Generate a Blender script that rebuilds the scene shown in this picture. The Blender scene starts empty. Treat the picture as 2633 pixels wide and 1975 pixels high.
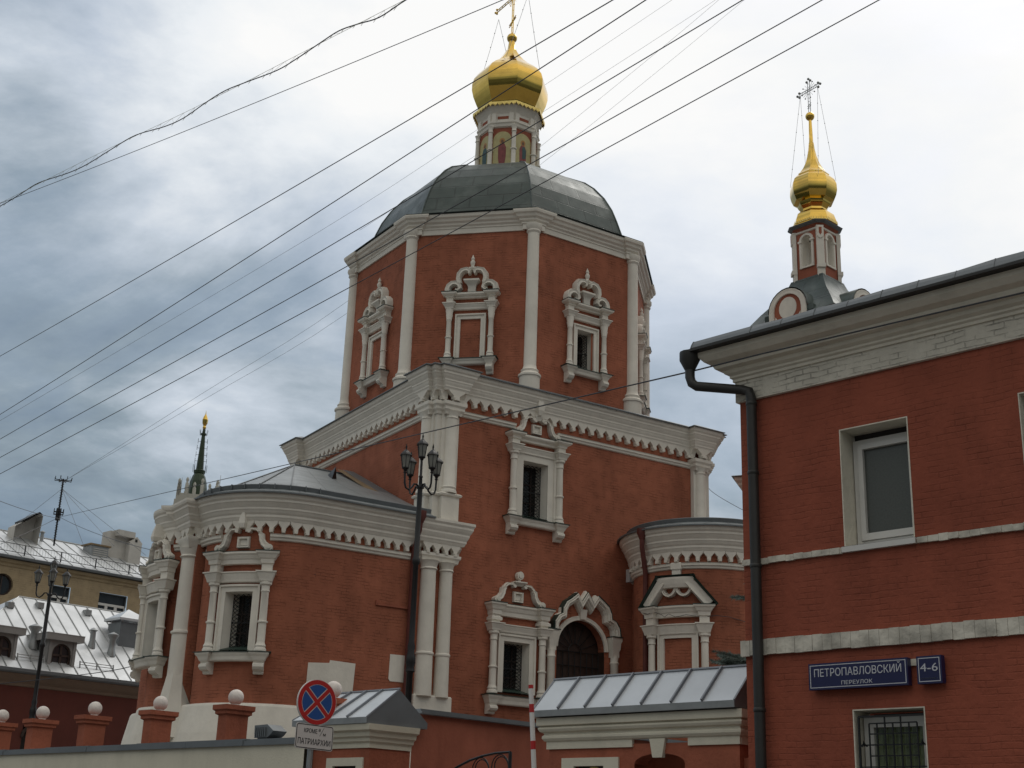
import bpy, math, random
from mathutils import Vector, Matrix
R = math.radians
sc = bpy.context.scene
random.seed(7)

# ------------------------------------------------------------------ camera
cam_d = bpy.data.cameras.new('camera'); cam = bpy.data.objects.new('camera', cam_d)
sc.collection.objects.link(cam); sc.camera = cam
PITCH, ROLL, FPX = 0.3287514, 0.0341312, 3449.9
cr_, sr_ = math.cos(ROLL), math.sin(ROLL); cp, sp = math.cos(PITCH), math.sin(PITCH)
fw = Vector((0, cp, sp)); rt = Vector((1, 0, 0)); up = Vector((0, -sp, cp))
rt2 = rt * cr_ + up * sr_; up2 = up * cr_ - rt * sr_
cam.matrix_world = Matrix((( rt2.x, up2.x, -fw.x, 0), (rt2.y, up2.y, -fw.y, 0), (rt2.z, up2.z, -fw.z, 1.6), (0, 0, 0, 1)))
cam_d.sensor_width = 36.0; cam_d.lens = 36.0 * FPX / 2633.0
cam_d.clip_start = 0.1; cam_d.clip_end = 3000

# ------------------------------------------------------------------ sky and sun
SUN_EL, SUN_AZ = R(48), R(34)          # the sun stands behind the church, to the right, veiled by cloud
sun_dir = Vector((math.sin(SUN_AZ) * math.cos(SUN_EL), math.cos(SUN_AZ) * math.cos(SUN_EL), math.sin(SUN_EL)))
w = bpy.data.worlds.new('World'); sc.world = w; w.use_nodes = True
nt = w.node_tree; nt.nodes.clear()
def wn(t, **k):
    n = nt.nodes.new(t)
    for a, b in k.items(): setattr(n, a, b)
    return n
def lk(a, b): nt.links.new(a, b)
def wmath(op, a, b=None, c=None, clamp=False):
    n = wn('ShaderNodeMath', operation=op, use_clamp=clamp)
    for i, v in enumerate((a, b, c)):
        if v is None: continue
        if isinstance(v, (int, float)): n.inputs[i].default_value = v
        else: lk(v, n.inputs[i])
    return n.outputs[0]
out = wn('ShaderNodeOutputWorld'); bg = wn('ShaderNodeBackground'); bg.inputs['Strength'].default_value = 0.12
sky = wn('ShaderNodeTexSky', sky_type='NISHITA', sun_disc=False)
sky.sun_elevation = SUN_EL; sky.sun_rotation = SUN_AZ; sky.air_density = 1.0; sky.dust_density = 2.0
tc = wn('ShaderNodeTexCoord')
sep = wn('ShaderNodeSeparateXYZ'); lk(tc.outputs['Generated'], sep.inputs[0])
zz_ = wmath('ADD', wmath('MAXIMUM', sep.outputs[2], 0.0), 0.30)
comb = wn('ShaderNodeCombineXYZ')
lk(wmath('DIVIDE', sep.outputs[0], zz_), comb.inputs[0]); lk(wmath('DIVIDE', sep.outputs[1], zz_), comb.inputs[1])
n1 = wn('ShaderNodeTexNoise'); n1.inputs['Scale'].default_value = 1.9; n1.inputs['Detail'].default_value = 9; n1.inputs['Roughness'].default_value = 0.55; n1.inputs['Distortion'].default_value = 0.6
mp = wn('ShaderNodeMapping'); mp.inputs['Location'].default_value = (3.3, 1.1, 0.4); mp.inputs['Scale'].default_value = (1.0, 1.25, 1)
lk(comb.outputs[0], mp.inputs[0]); lk(mp.outputs[0], n1.inputs['Vector'])
n2 = wn('ShaderNodeTexNoise'); n2.inputs['Scale'].default_value = 4.6; n2.inputs['Detail'].default_value = 8; n2.inputs['Roughness'].default_value = 0.6
lk(mp.outputs[0], n2.inputs['Vector'])
# closeness to the veiled sun
dotn = wn('ShaderNodeVectorMath', operation='DOT_PRODUCT'); lk(tc.outputs['Generated'], dotn.inputs[0]); dotn.inputs[1].default_value = sun_dir
sunny = wn('ShaderNodeMapRange', interpolation_type='SMOOTHSTEP'); lk(dotn.outputs['Value'], sunny.inputs[0])
sunny.inputs[1].default_value = 0.66; sunny.inputs[2].default_value = 0.93
# behind the camera the sky is evened, dimmed low, lifted high to light facades
back = wn('ShaderNodeMapRange', interpolation_type='SMOOTHSTEP'); lk(sep.outputs[1], back.inputs[0]); back.inputs[1].default_value = 0.45; back.inputs[2].default_value = -0.2
elev = wn('ShaderNodeMapRange', interpolation_type='SMOOTHSTEP'); lk(sep.outputs[2], elev.inputs[0]); elev.inputs[1].default_value = 0.12; elev.inputs[2].default_value = 0.62
cl = wmath('ADD', wmath('MULTIPLY', n1.outputs['Fac'], 1.25), wmath('MULTIPLY', n2.outputs['Fac'], 0.55))          # about 0.45..1.15
ctr = wmath('SUBTRACT', cl, 0.90)
thick = wmath('MULTIPLY', ctr, 1.9)                                                                             # cloud texture, + light, - dark
lvl = wmath('ADD', wmath('MULTIPLY', elev.outputs[0], 0.36), 0.27)
lvl = wmath('ADD', lvl, wmath('MULTIPLY', sunny.outputs[0], 0.42))
lvl = wmath('ADD', lvl, wmath('MULTIPLY', back.outputs[0], wmath('SUBTRACT', wmath('MULTIPLY', elev.outputs[0], 0.34), 0.17)))
amp = wmath('SUBTRACT', wmath('SUBTRACT', 0.62, wmath('MULTIPLY', sunny.outputs[0], 0.30)), wmath('MULTIPLY', back.outputs[0], 0.3))
val = wmath('ADD', lvl, wmath('MULTIPLY', thick, amp))
ramp = wn('ShaderNodeValToRGB'); lk(val, ramp.inputs[0])
el_ = ramp.color_ramp.elements
el_[0].position = 0.05; el_[0].color = (0.135, 0.185, 0.235, 1)
el_[1].position = 1.08 if False else 1.0; el_[1].color = (0.97, 0.97, 0.965, 1)
e = el_.new(0.33); e.color = (0.29, 0.36, 0.42, 1)
e = el_.new(0.60); e.color = (0.57, 0.635, 0.715, 1)
e = el_.new(0.82); e.color = (0.84, 0.875, 0.91, 1)
cgain = wn('ShaderNodeMix', data_type='RGBA', blend_type='MULTIPLY'); cgain.inputs[0].default_value = 1.0
lk(ramp.outputs[0], cgain.inputs[6]); cgain.inputs[7].default_value = (8.3, 8.3, 8.3, 1)
warm = wn('ShaderNodeMix', data_type='RGBA'); lk(back.outputs[0], warm.inputs[0]); warm.inputs[6].default_value = (8.3, 8.3, 8.3, 1); warm.inputs[7].default_value = (9.0, 8.25, 7.2, 1); lk(warm.outputs[2], cgain.inputs[7])
mixc = wn('ShaderNodeMix', data_type='RGBA')
gap = wn('ShaderNodeMapRange', interpolation_type='SMOOTHSTEP'); lk(n1.outputs['Fac'], gap.inputs[0]); gap.inputs[1].default_value = 0.52; gap.inputs[2].default_value = 0.36; gap.inputs[4].default_value = 0.20
lk(gap.outputs[0], mixc.inputs[0]); lk(cgain.outputs[2], mixc.inputs[6]); lk(sky.outputs[0], mixc.inputs[7])
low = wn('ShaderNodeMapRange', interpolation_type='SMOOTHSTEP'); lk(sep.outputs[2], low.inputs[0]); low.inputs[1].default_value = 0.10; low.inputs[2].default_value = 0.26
hz_ = wmath('SUBTRACT', 1.0, wmath('MULTIPLY', wmath('MULTIPLY', back.outputs[0], wmath('SUBTRACT', 1.0, low.outputs[0])), 0.72))      # sky darkened low behind the viewer, added for dark bands in gold reflections
horizon_dim = wn('ShaderNodeMix', data_type='RGBA', blend_type='MULTIPLY'); horizon_dim.inputs[0].default_value = 1.0; lk(mixc.outputs[2], horizon_dim.inputs[6]); lk(hz_, horizon_dim.inputs[7])
lk(horizon_dim.outputs[2], bg.inputs['Color']); lk(bg.outputs[0], out.inputs['Surface'])

sun_d = bpy.data.lights.new('sun', 'SUN'); sun_d.energy = 0.7; sun_d.angle = R(14); sun_d.color = (1.0, 0.96, 0.9)
sun = bpy.data.objects.new('sun', sun_d); sc.collection.objects.link(sun)
sun.rotation_euler = (-sun_dir).to_track_quat('-Z', 'Y').to_euler()
sc.view_settings.view_transform = 'Standard'; sc.view_settings.look = 'None'
sc.view_settings.exposure = 0.0; sc.view_settings.gamma = 1.0

# ------------------------------------------------------------------ materials
def mat(name, col, rough=0.7, metal=0.0, var=0.12, scale=3.0, bump=0.0, bscale=30.0, brick=None, dirt=0.0, spec=0.5, seam=None, stain=None, streak=0):
    m = bpy.data.materials.new(name); m.use_nodes = True; t = m.node_tree; b = t.nodes['Principled BSDF']
    def N(ty, **k):
        n = t.nodes.new(ty)
        for a, v in k.items(): setattr(n, a, v)
        return n
    L = t.links.new
    b.inputs['Roughness'].default_value = rough; b.inputs['Metallic'].default_value = metal
    b.inputs['Specular IOR Level'].default_value = spec
    co = N('ShaderNodeTexCoord')
    n = N('ShaderNodeTexNoise'); n.inputs['Scale'].default_value = scale; n.inputs['Detail'].default_value = 7; n.inputs['Roughness'].default_value = 0.6
    L(co.outputs['Object'], n.inputs['Vector'])
    r = N('ShaderNodeMapRange'); L(n.outputs['Fac'], r.inputs[0]); r.inputs[1].default_value = 0.3; r.inputs[2].default_value = 0.7
    r.inputs[3].default_value = 1 - var; r.inputs[4].default_value = 1 + var
    mul = N('ShaderNodeMix', data_type='RGBA', blend_type='MULTIPLY'); mul.inputs[0].default_value = 1
    mul.inputs[6].default_value = (*col, 1); L(r.outputs[0], mul.inputs[7]); c = mul.outputs[2]
    hs = []
    if dirt:
        n3 = N('ShaderNodeTexNoise'); n3.inputs['Scale'].default_value = 1.1; n3.inputs['Detail'].default_value = 9; n3.inputs['Roughness'].default_value = 0.7
        mp3 = N('ShaderNodeMapping'); mp3.inputs['Scale'].default_value = (1.6, 1.6, 0.5); L(co.outputs['Object'], mp3.inputs[0]); L(mp3.outputs[0], n3.inputs['Vector'])
        r3 = N('ShaderNodeMapRange'); L(n3.outputs['Fac'], r3.inputs[0]); r3.inputs[1].default_value = 0.5; r3.inputs[2].default_value = 0.78; r3.inputs[4].default_value = dirt
        mx = N('ShaderNodeMix', data_type='RGBA'); L(r3.outputs[0], mx.inputs[0]); L(c, mx.inputs[6]); mx.inputs[7].default_value = (col[0] * 0.45, col[1] * 0.47, col[2] * 0.47, 1); c = mx.outputs[2]
    if brick:                                                # (row height, length, mortar shade, depth)
        bt = N('ShaderNodeTexBrick'); bt.inputs['Scale'].default_value = 1.0
        bt.inputs['Row Height'].default_value = brick[0]; bt.inputs['Brick Width'].default_value = brick[1]
        bt.inputs['Mortar Size'].default_value = brick[0] * 0.13; bt.inputs['Mortar Smooth'].default_value = 0.6; bt.inputs['Bias'].default_value = 0
        bt.inputs['Color1'].default_value = (1, 1, 1, 1); bt.inputs['Color2'].default_value = (0.9, 0.9, 0.9, 1); bt.inputs['Mortar'].default_value = (brick[2],) * 3 + (1,)
        nz = N('ShaderNodeTexNoise'); nz.inputs['Scale'].default_value = 2.2; nz.inputs['Detail'].default_value = 4; L(co.outputs['UV'], nz.inputs['Vector'])
        ad = N('ShaderNodeVectorMath', operation='MULTIPLY_ADD'); L(nz.outputs['Color'], ad.inputs[0]); ad.inputs[1].default_value = (brick[0] * 0.9,) * 3; L(co.outputs['UV'], ad.inputs[2])
        L(ad.outputs[0], bt.inputs['Vector'])
        # paint fills many of the joints: fade them in and out
        nf = N('ShaderNodeTexNoise'); nf.inputs['Scale'].default_value = 3.1; nf.inputs['Detail'].default_value = 8; L(co.outputs['UV'], nf.inputs['Vector'])
        rf = N('ShaderNodeMapRange'); L(nf.outputs['Fac'], rf.inputs[0]); rf.inputs[1].default_value = 0.42; rf.inputs[2].default_value = 0.68
        m2 = N('ShaderNodeMix', data_type='RGBA', blend_type='MULTIPLY'); L(rf.outputs[0], m2.inputs[0]); L(c, m2.inputs[6]); L(bt.outputs['Color'], m2.inputs[7]); c = m2.outputs[2]
        hm = N('ShaderNodeMath', operation='MULTIPLY'); L(bt.outputs['Fac'], hm.inputs[0]); L(rf.outputs[0], hm.inputs[1])
        bp = N('ShaderNodeBump', invert=True); bp.inputs['Strength'].default_value = brick[3]; bp.inputs['Distance'].default_value = 0.02; L(hm.outputs[0], bp.inputs['Height']); hs.append(bp)
    if seam:                                                 # flat sheet-metal panels: (row, length, depth)
        bt = N('ShaderNodeTexBrick'); bt.inputs['Scale'].default_value = 1.0
        bt.inputs['Row Height'].default_value = seam[0]; bt.inputs['Brick Width'].default_value = seam[1]; bt.inputs['Mortar Size'].default_value = 0.022; bt.inputs['Mortar Smooth'].default_value = 0.2
        bt.inputs['Color1'].default_value = (1, 1, 1, 1); bt.inputs['Color2'].default_value = (0.8, 0.82, 0.82, 1); bt.inputs['Mortar'].default_value = (0.55, 0.56, 0.56, 1); bt.inputs['Bias'].default_value = -0.2
        L(co.outputs['UV'], bt.inputs['Vector'])
        m2 = N('ShaderNodeMix', data_type='RGBA', blend_type='MULTIPLY'); m2.inputs[0].default_value = 0.9; L(c, m2.inputs[6]); L(bt.outputs['Color'], m2.inputs[7]); c = m2.outputs[2]
        bp = N('ShaderNodeBump', invert=True); bp.inputs['Strength'].default_value = seam[2]; bp.inputs['Distance'].default_value = 0.03; L(bt.outputs['Fac'], bp.inputs['Height']); hs.append(bp)
        nr = N('ShaderNodeTexNoise'); nr.inputs['Scale'].default_value = 2.5; L(co.outputs['Object'], nr.inputs['Vector'])
        rr = N('ShaderNodeMapRange'); L(nr.outputs['Fac'], rr.inputs[0]); rr.inputs[3].default_value = max(0.05, rough - 0.15); rr.inputs[4].default_value = rough + 0.15; L(rr.outputs[0], b.inputs['Roughness'])
    if streak:                                               # large patches of repainting and rain streaks
        for sc3, amt, st in (((0.45, 0.45, 0.45), streak, (0.38, 0.64)), ((2.2, 2.2, 0.22), streak * 0.7, (0.5, 0.75))):
            nq = N('ShaderNodeTexNoise'); nq.inputs['Scale'].default_value = 1.0; nq.inputs['Detail'].default_value = 6; nq.inputs['Roughness'].default_value = 0.6; mq = N('ShaderNodeMapping'); mq.inputs['Scale'].default_value = sc3; L(co.outputs['Object'], mq.inputs[0]); L(mq.outputs[0], nq.inputs['Vector'])
            rq = N('ShaderNodeMapRange'); L(nq.outputs['Fac'], rq.inputs[0]); rq.inputs[1].default_value, rq.inputs[2].default_value = st; rq.inputs[3].default_value = 1.0 + amt * .4; rq.inputs[4].default_value = 1.0 - amt
            mq2 = N('ShaderNodeMix', data_type='RGBA', blend_type='MULTIPLY'); mq2.inputs[0].default_value = 1; L(c, mq2.inputs[6]); L(rq.outputs[0], mq2.inputs[7]); c = mq2.outputs[2]
    if stain:                                                # (colour, amount)
        ns = N('ShaderNodeTexNoise'); ns.inputs['Scale'].default_value = 0.9; ns.inputs['Detail'].default_value = 8; L(co.outputs['Object'], ns.inputs['Vector'])
        rs = N('ShaderNodeMapRange'); L(ns.outputs['Fac'], rs.inputs[0]); rs.inputs[1].default_value = 0.52; rs.inputs[2].default_value = 0.7; rs.inputs[4].default_value = stain[1]
        mx = N('ShaderNodeMix', data_type='RGBA'); L(rs.outputs[0], mx.inputs[0]); L(c, mx.inputs[6]); mx.inputs[7].default_value = (*stain[0], 1); c = mx.outputs[2]
    L(c, b.inputs['Base Color'])
    if bump:
        nb = N('ShaderNodeTexNoise'); nb.inputs['Scale'].default_value = bscale; nb.inputs['Detail'].default_value = 5; L(co.outputs['Object'], nb.inputs['Vector'])
        bp = N('ShaderNodeBump'); bp.inputs['Strength'].default_value = bump; bp.inputs['Distance'].default_value = 0.03; L(nb.outputs['Fac'], bp.inputs['Height']); hs.append(bp)
    for i, h in enumerate(hs):
        if i: L(hs[i - 1].outputs[0], h.inputs['Normal'])
    if hs: L(hs[-1].outputs[0], b.inputs['Normal'])
    return m
M = {}
M['red'] = mat('red_painted_brick', (0.352, 0.124, 0.073), 0.85, var=0.12, scale=1.3, brick=(0.085, 0.27, 0.66, 0.75), dirt=0.32, bump=0.35, bscale=12, spec=0.2, streak=0.18)
M['redplain'] = mat('red_painted_plaster', (0.320, 0.108, 0.068), 0.85, var=0.12, scale=1.6, dirt=0.3, bump=0.2, bscale=18, spec=0.2, streak=0.15)
M['redhouse'] = mat('red_painted_house_brick', (0.300, 0.080, 0.046), 0.8, var=0.10, scale=1.2, brick=(0.078, 0.26, 0.80, 0.45), dirt=0.32, bump=0.45, bscale=11, spec=0.25, streak=0.16)
M['pier'] = mat('salmon_painted_plaster', (0.35, 0.112, 0.066), 0.85, var=0.12, scale=2, dirt=0.45, bump=0.5, bscale=14, spec=0.2, streak=0.2)
M['white'] = mat('limewashed_stone', (0.74, 0.705, 0.63), 0.8, var=0.06, scale=2.2, streak=0.06, dirt=0.16, bump=0.25, bscale=10, spec=0.25)
M['whitehouse'] = mat('rough_white_paint_on_brick', (0.68, 0.64, 0.54), 0.8, var=0.08, scale=2.0, dirt=0.35, bump=0.6, bscale=9, spec=0.25)
M['whitefrieze'] = mat('white_painted_frieze_brick', (0.66, 0.62, 0.53), 0.8, var=0.09, scale=2.0, brick=(0.078, 0.26, 0.60, 1.0), dirt=0.4, bump=0.8, bscale=10, spec=0.2)
M['whiteband'] = mat('white_paint_on_brick_course', (0.68, 0.64, 0.55), 0.8, var=0.08, scale=3.0, dirt=0.35, bump=0.4, bscale=12, brick=(0.9, 0.135, 0.55, 0.6), spec=0.25)
M['cream'] = mat('cream_plaster', (0.66, 0.62, 0.505), 0.85, var=0.06, scale=1.2, dirt=0.25, bump=0.2, spec=0.2)
M['silver'] = mat('bright_zinc_sheet', (0.60, 0.62, 0.635), 0.40, 0.55, var=0.10, scale=0.7, bump=0.06, bscale=2.5, stain=((0.44, 0.46, 0.47), 0.6))
M['greyroof'] = mat('grey_painted_sheet', (0.29, 0.315, 0.325), 0.45, 0.25, var=0.10, scale=0.9, seam=(1.25, 2.2, 0.6), bump=0.05, bscale=3, stain=((0.20, 0.22, 0.225), 0.5))
M['gatezinc'] = mat('light_grey_sheet', (0.54, 0.575, 0.61), 0.5, 0.15, var=0.07, scale=1.3, bump=0.05, bscale=1.5, streak=0.05)
M['seamshade'] = mat('shaded_seam_sheet', (0.20, 0.215, 0.24), 0.5, 0.2, var=0.1)  # shaded side of the roof seams put into their darker colour
M['darkzinc'] = mat('grey_sheet_edge', (0.15, 0.165, 0.175), 0.5, 0.3, var=0.12, scale=2)
M['rust'] = mat('rusty_sheet', (0.20, 0.14, 0.075), 0.8, var=0.25, scale=2)
M['green'] = mat('dark_green_sheet', (0.038, 0.060, 0.056), 0.46, 0.15, var=0.2, scale=0.8, seam=(0.55, 1.15, 0.9), bump=0.10, bscale=3, stain=((0.14, 0.17, 0.16), 0.6))
M['greentrim'] = mat('dark_green_painted_sheet', (0.030, 0.055, 0.045), 0.5, 0.1, var=0.2, scale=4)
M['gold'] = mat('gilded_copper', (0.68, 0.45, 0.10), 0.085, 1.0, var=0.14, scale=1.6, bump=0.035, bscale=2.6, stain=((0.36, 0.25, 0.08), 0.7))
M['goldtrim'] = mat('gilded_lace_trim', (0.72, 0.55, 0.18), 0.35, 0.9, var=0.2, scale=9)
M['iron'] = mat('black_painted_iron', (0.012, 0.012, 0.013), 0.45, 0.2, var=0.2, scale=6)
M['pipe'] = mat('brown_grey_pipe', (0.030, 0.029, 0.027), 0.5, 0.2, var=0.2, scale=3)
M['redpipe'] = mat('oxide_red_pipe', (0.115, 0.030, 0.024), 0.5, 0.1, var=0.2, scale=3)
M['dark'] = mat('dark_interior', (0.010, 0.009, 0.008), 0.6, var=0.3, scale=2)
M['pane'] = mat('dark_window_glass', (0.016, 0.016, 0.015), 0.12, var=0.5, scale=2.5, stain=((0.055, 0.034, 0.02), 0.8), bump=0.04, bscale=4)
M['glassgrey'] = mat('grey_screened_glass', (0.095, 0.102, 0.096), 0.22, var=0.12, scale=40, spec=0.35)
M['glassblue'] = mat('sky_lit_window_glass', (0.030, 0.036, 0.042), 0.08, var=0.3, scale=0.8)
M['curtain'] = mat('yellowish_curtain', (0.36, 0.34, 0.22), 0.9, var=0.3, scale=4)
M['pvc'] = mat('white_plastic_frame', (0.62, 0.61, 0.58), 0.4, var=0.04, scale=5)
M['brown'] = mat('ochre_brick', (0.36, 0.275, 0.165), 0.85, var=0.12, scale=1.4, brick=(0.12, 0.30, 0.72, 0.5), dirt=0.3)
M['plaster'] = mat('stained_grey_plaster', (0.50, 0.48, 0.44), 0.85, var=0.14, scale=1.2, dirt=0.5)
M['dormer'] = mat('grey_painted_dormer_sheet', (0.26, 0.25, 0.24), 0.6, 0.1, var=0.1, scale=2)
M['duskred'] = mat('dark_red_plaster', (0.110, 0.026, 0.017), 0.85, var=0.12, scale=1.5, dirt=0.3)
M['buff'] = mat('buff_cornice_plaster', (0.23, 0.17, 0.125), 0.85, var=0.1, scale=2)
M['wood'] = mat('dark_brown_wood', (0.040, 0.022, 0.016), 0.55, var=0.3, scale=5)
M['blue'] = mat('navy_enamel', (0.011, 0.014, 0.070), 0.35, var=0.08, scale=4)
M['signwhite'] = mat('sign_lettering_white', (0.55, 0.56, 0.60), 0.5, var=0.03, scale=4)
M['signblue'] = mat('road_sign_blue', (0.018, 0.085, 0.30), 0.4, var=0.05, scale=4)
M['signred'] = mat('road_sign_red', (0.46, 0.022, 0.022), 0.4, var=0.05, scale=4)
M['signplate'] = mat('white_sign_plate', (0.60, 0.57, 0.55), 0.45, var=0.04, scale=5)
M['black'] = mat('black_lettering', (0.012, 0.012, 0.014), 0.6, var=0.05)
M['galv'] = mat('galvanised_steel', (0.30, 0.31, 0.31), 0.45, 0.6, var=0.12, scale=5)
M['boomwhite'] = mat('white_boom_paint', (0.72, 0.70, 0.68), 0.5, var=0.06, scale=4)
M['ball'] = mat('whitewashed_ball', (0.70, 0.645, 0.60), 0.8, var=0.10, scale=5, dirt=0.5, bump=0.5, bscale=12)
M['needle'] = mat('blue_green_needles', (0.125, 0.165, 0.145), 0.8, var=0.35, scale=3)
M['bark'] = mat('spruce_bark', (0.07, 0.05, 0.038), 0.9, var=0.3, scale=6)
M['asphalt'] = mat('asphalt', (0.05, 0.05, 0.052), 0.9, var=0.2, scale=2, bump=0.3, bscale=60)
M['paving'] = mat('paving', (0.17, 0.16, 0.15), 0.9, var=0.15, scale=2)
M['spiregreen'] = mat('green_spire_sheet', (0.026, 0.045, 0.022), 0.5, 0.2, var=0.2, scale=0.5)
M['stone'] = mat('pale_stone', (0.42, 0.41, 0.36), 0.8, var=0.12, scale=0.5)
M['lampglass'] = mat('frosted_lamp_glass', (0.20, 0.20, 0.18), 0.25, var=0.15, scale=6)
M['iconbg'] = mat('painted_icon_ground', (0.46, 0.41, 0.20), 0.6, var=0.15, scale=4)
M['icongreen'] = mat('painted_icon_green', (0.030, 0.060, 0.038), 0.6, var=0.25, scale=5)
M['iconred'] = mat('painted_icon_red_robe', (0.23, 0.055, 0.055), 0.6, var=0.25, scale=6)
M['iconteal'] = mat('painted_icon_teal_robe', (0.035, 0.085, 0.090), 0.6, var=0.25, scale=6)
M['iconface'] = mat('painted_icon_face', (0.15, 0.075, 0.04), 0.6, var=0.2, scale=9)
M['iconpale'] = mat('painted_icon_pale_robe', (0.42, 0.41, 0.32), 0.6, var=0.2, scale=7)
M['halo'] = mat('painted_icon_halo', (0.42, 0.20, 0.05), 0.5, var=0.1, scale=7)
M['wire'] = mat('wire_black', (0.045, 0.047, 0.055), 0.6, var=0.1)
M['wiregrey'] = mat('wire_grey', (0.16, 0.17, 0.19), 0.6, var=0.1)
M['lash'] = mat('lashing_wire_yellow', (0.38, 0.38, 0.22), 0.6, var=0.1)
M['speaker'] = mat('white_loudspeaker_grille', (0.42, 0.42, 0.42), 0.6, var=0.08, scale=20)

# ------------------------------------------------------------------ geometry helpers
class G:
    """collects faces, then becomes ONE mesh object"""
    def __init__(s): s.v = []; s.f = []; s.m = []; s.uv = []; s.sm = []
    def add(s, vs, fs, m=0, uv=None, smooth=False):
        o = len(s.v); s.v += [Vector(p) for p in vs]
        for i, f in enumerate(fs):
            s.f.append([o + k for k in f]); s.m.append(m); s.uv.append(uv[i] if uv else None); s.sm.append(smooth)
    def box(s, F, x0, x1, d0, d1, z0, z1, m=0, nx=1):
        for k in range(nx):
            a = x0 + (x1 - x0) * k / nx; b = x0 + (x1 - x0) * (k + 1) / nx
            c = [F(x, d, z) for x in (a, b) for d in (d0, d1) for z in (z0, z1)]
            fs = [(2, 6, 7, 3), (4, 0, 1, 5), (1, 3, 7, 5), (0, 4, 6, 2)]
            if k == 0: fs.append((0, 2, 3, 1))
            if k == nx - 1: fs.append((4, 5, 7, 6))
            s.add(c, fs, m)
    def quad(s, a, b, c, d, m=0): s.add([a, b, c, d], [(0, 1, 2, 3)], m)
    def extr(s, F, poly, d0, d1, m=0):
        n = len(poly); vs = [F(x, d1, z) for x, z in poly] + [F(x, d0, z) for x, z in poly]
        fs = [list(range(n))] + [(i, i + n, (i + 1) % n + n, (i + 1) % n) for i in range(n)]
        s.add(vs, fs, m)
    def cap(s, F, x0, x1, prof, d0=0.0, m=0, nx=1):
        """moulded block: rings of (spread, z) around the rectangle x0..x1 x 0..d0"""
        rings = []
        for e, z in prof:
            a, b, d = x0 - e, x1 + e, d0 + e
            rings.append([F(a, -0.02, z), F(a, d, z)] + [F(a + (b - a) * k / nx, d, z) for k in range(1, nx)] + [F(b, d, z), F(b, -0.02, z)])
        n = len(rings[0]); vs = [p for r in rings for p in r]; fs = []
        for i in range(len(rings) - 1):
            for j in range(n - 1):
                a = i * n + j; fs.append((a, a + 1, a + 1 + n, a + n))
        fs.append(list(range(n))[::-1]); fs.append([(len(rings) - 1) * n + k for k in range(n)])
        s.add(vs, fs, m)
    def lathe(s, F, x, d, prof, n=14, m=0, a0=0.0, a1=360.0, smooth=True, facet=False):
        full = abs(a1 - a0) >= 359.9; k = n if full else n + 1
        vs = []; 
        for r, z in prof:
            for j in range(k):
                a = R(a0 + (a1 - a0) * j / n); vs.append(F(x + r * math.cos(a), d + r * math.sin(a), z))
        if facet:
            for j in range(n):
                sub = []; 
                for i in range(len(prof)): sub += [vs[i * k + j], vs[i * k + (j + 1) % k]]
                s.add(sub, [(2 * i, 2 * i + 1, 2 * i + 3, 2 * i + 2) for i in range(len(prof) - 1)], m, smooth=smooth)
            return
        fs = []
        for i in range(len(prof) - 1):
            for j in range(n):
                b = (j + 1) % k; fs.append((i * k + j, i * k + b, (i + 1) * k + b, (i + 1) * k + j))
        s.add(vs, fs, m, smooth=smooth)
        if full:
            if prof[0][0] > 1e-4: s.add([vs[j] for j in range(k)], [list(range(k))], m)
            if prof[-1][0] > 1e-4: s.add([vs[(len(prof) - 1) * k + j] for j in range(k)], [list(range(k))], m)
    def stroke(s, F, path, wd, d0, d1, m=0, closed=False, crown=0.35, wid=None):
        """raised band along a path drawn on the facade"""
        n = len(path); rows = []
        for i in range(n):
            p = Vector(path[i]); a = Vector(path[i - 1]) if (i or closed) else None; b = Vector(path[(i + 1) % n]) if (i < n - 1 or closed) else None
            t1 = (p - a).normalized() if a is not None else (b - p).normalized(); t2 = (b - p).normalized() if b is not None else t1
            t = (t1 + t2); t = t.normalized() if t.length > 1e-6 else t1
            nn = Vector((-t.y, t.x)); c = max(0.45, nn.dot(Vector((-t1.y, t1.x)))); hw = (wid[i] if wid else wd) / 2 / c
            A = p - nn * hw; B = p + nn * hw; A2 = p - nn * hw * (1 - crown); B2 = p + nn * hw * (1 - crown); md = d0 + (d1 - d0) * 0.55
            rows.append([F(A.x, d0, A.y), F(A.x, md, A.y), F(A2.x, d1, A2.y), F(p.x, d1 - (d1 - d0) * 0.12, p.y), F(B2.x, d1, B2.y), F(B.x, md, B.y), F(B.x, d0, B.y)])
        q = 7; vs = [v for r in rows for v in r]; fs = []
        for i in range(n if closed else n - 1):
            j = (i + 1) % n
            for k in range(q - 1): fs.append((i * q + k, j * q + k, j * q + k + 1, i * q + k + 1))
        if not closed: fs += [list(range(q)), [(n - 1) * q + k for k in range(q)][::-1]]
        s.add(vs, fs, m)
    def sweep(s, path, prof, closed=False, m=0, z0=0.0, caps=True, smooth=False, mat_of=None):
        """profile [(off, z)] along a plan path; outward is to the RIGHT of travel reversed (see off2)"""
        n = len(path); P = [Vector(p) for p in path]; dirs = []
        for i in range(n):
            a = P[i - 1] if (i or closed) else None; b = P[(i + 1) % n] if (i < n - 1 or closed) else None
            t1 = (P[i] - a).normalized() if a is not None else (b - P[i]).normalized(); t2 = (b - P[i]).normalized() if b is not None else t1
            n1 = Vector((t1.y, -t1.x)); n2 = Vector((t2.y, -t2.x)); nm = (n1 + n2)
            if nm.length < 1e-6: nm = n1
            nm.normalize(); dirs.append(nm / max(0.3, nm.dot(n1)))
        ln = [0.0]
        for i in range(1, n + (1 if closed else 0)): ln.append(ln[-1] + (P[i % n] - P[i - 1]).length)
        q = len(prof); vs = []; vl = [0.0]
        for k in range(1, q): vl.append(vl[-1] + math.hypot(prof[k][0] - prof[k - 1][0], prof[k][1] - prof[k - 1][1]))
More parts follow.
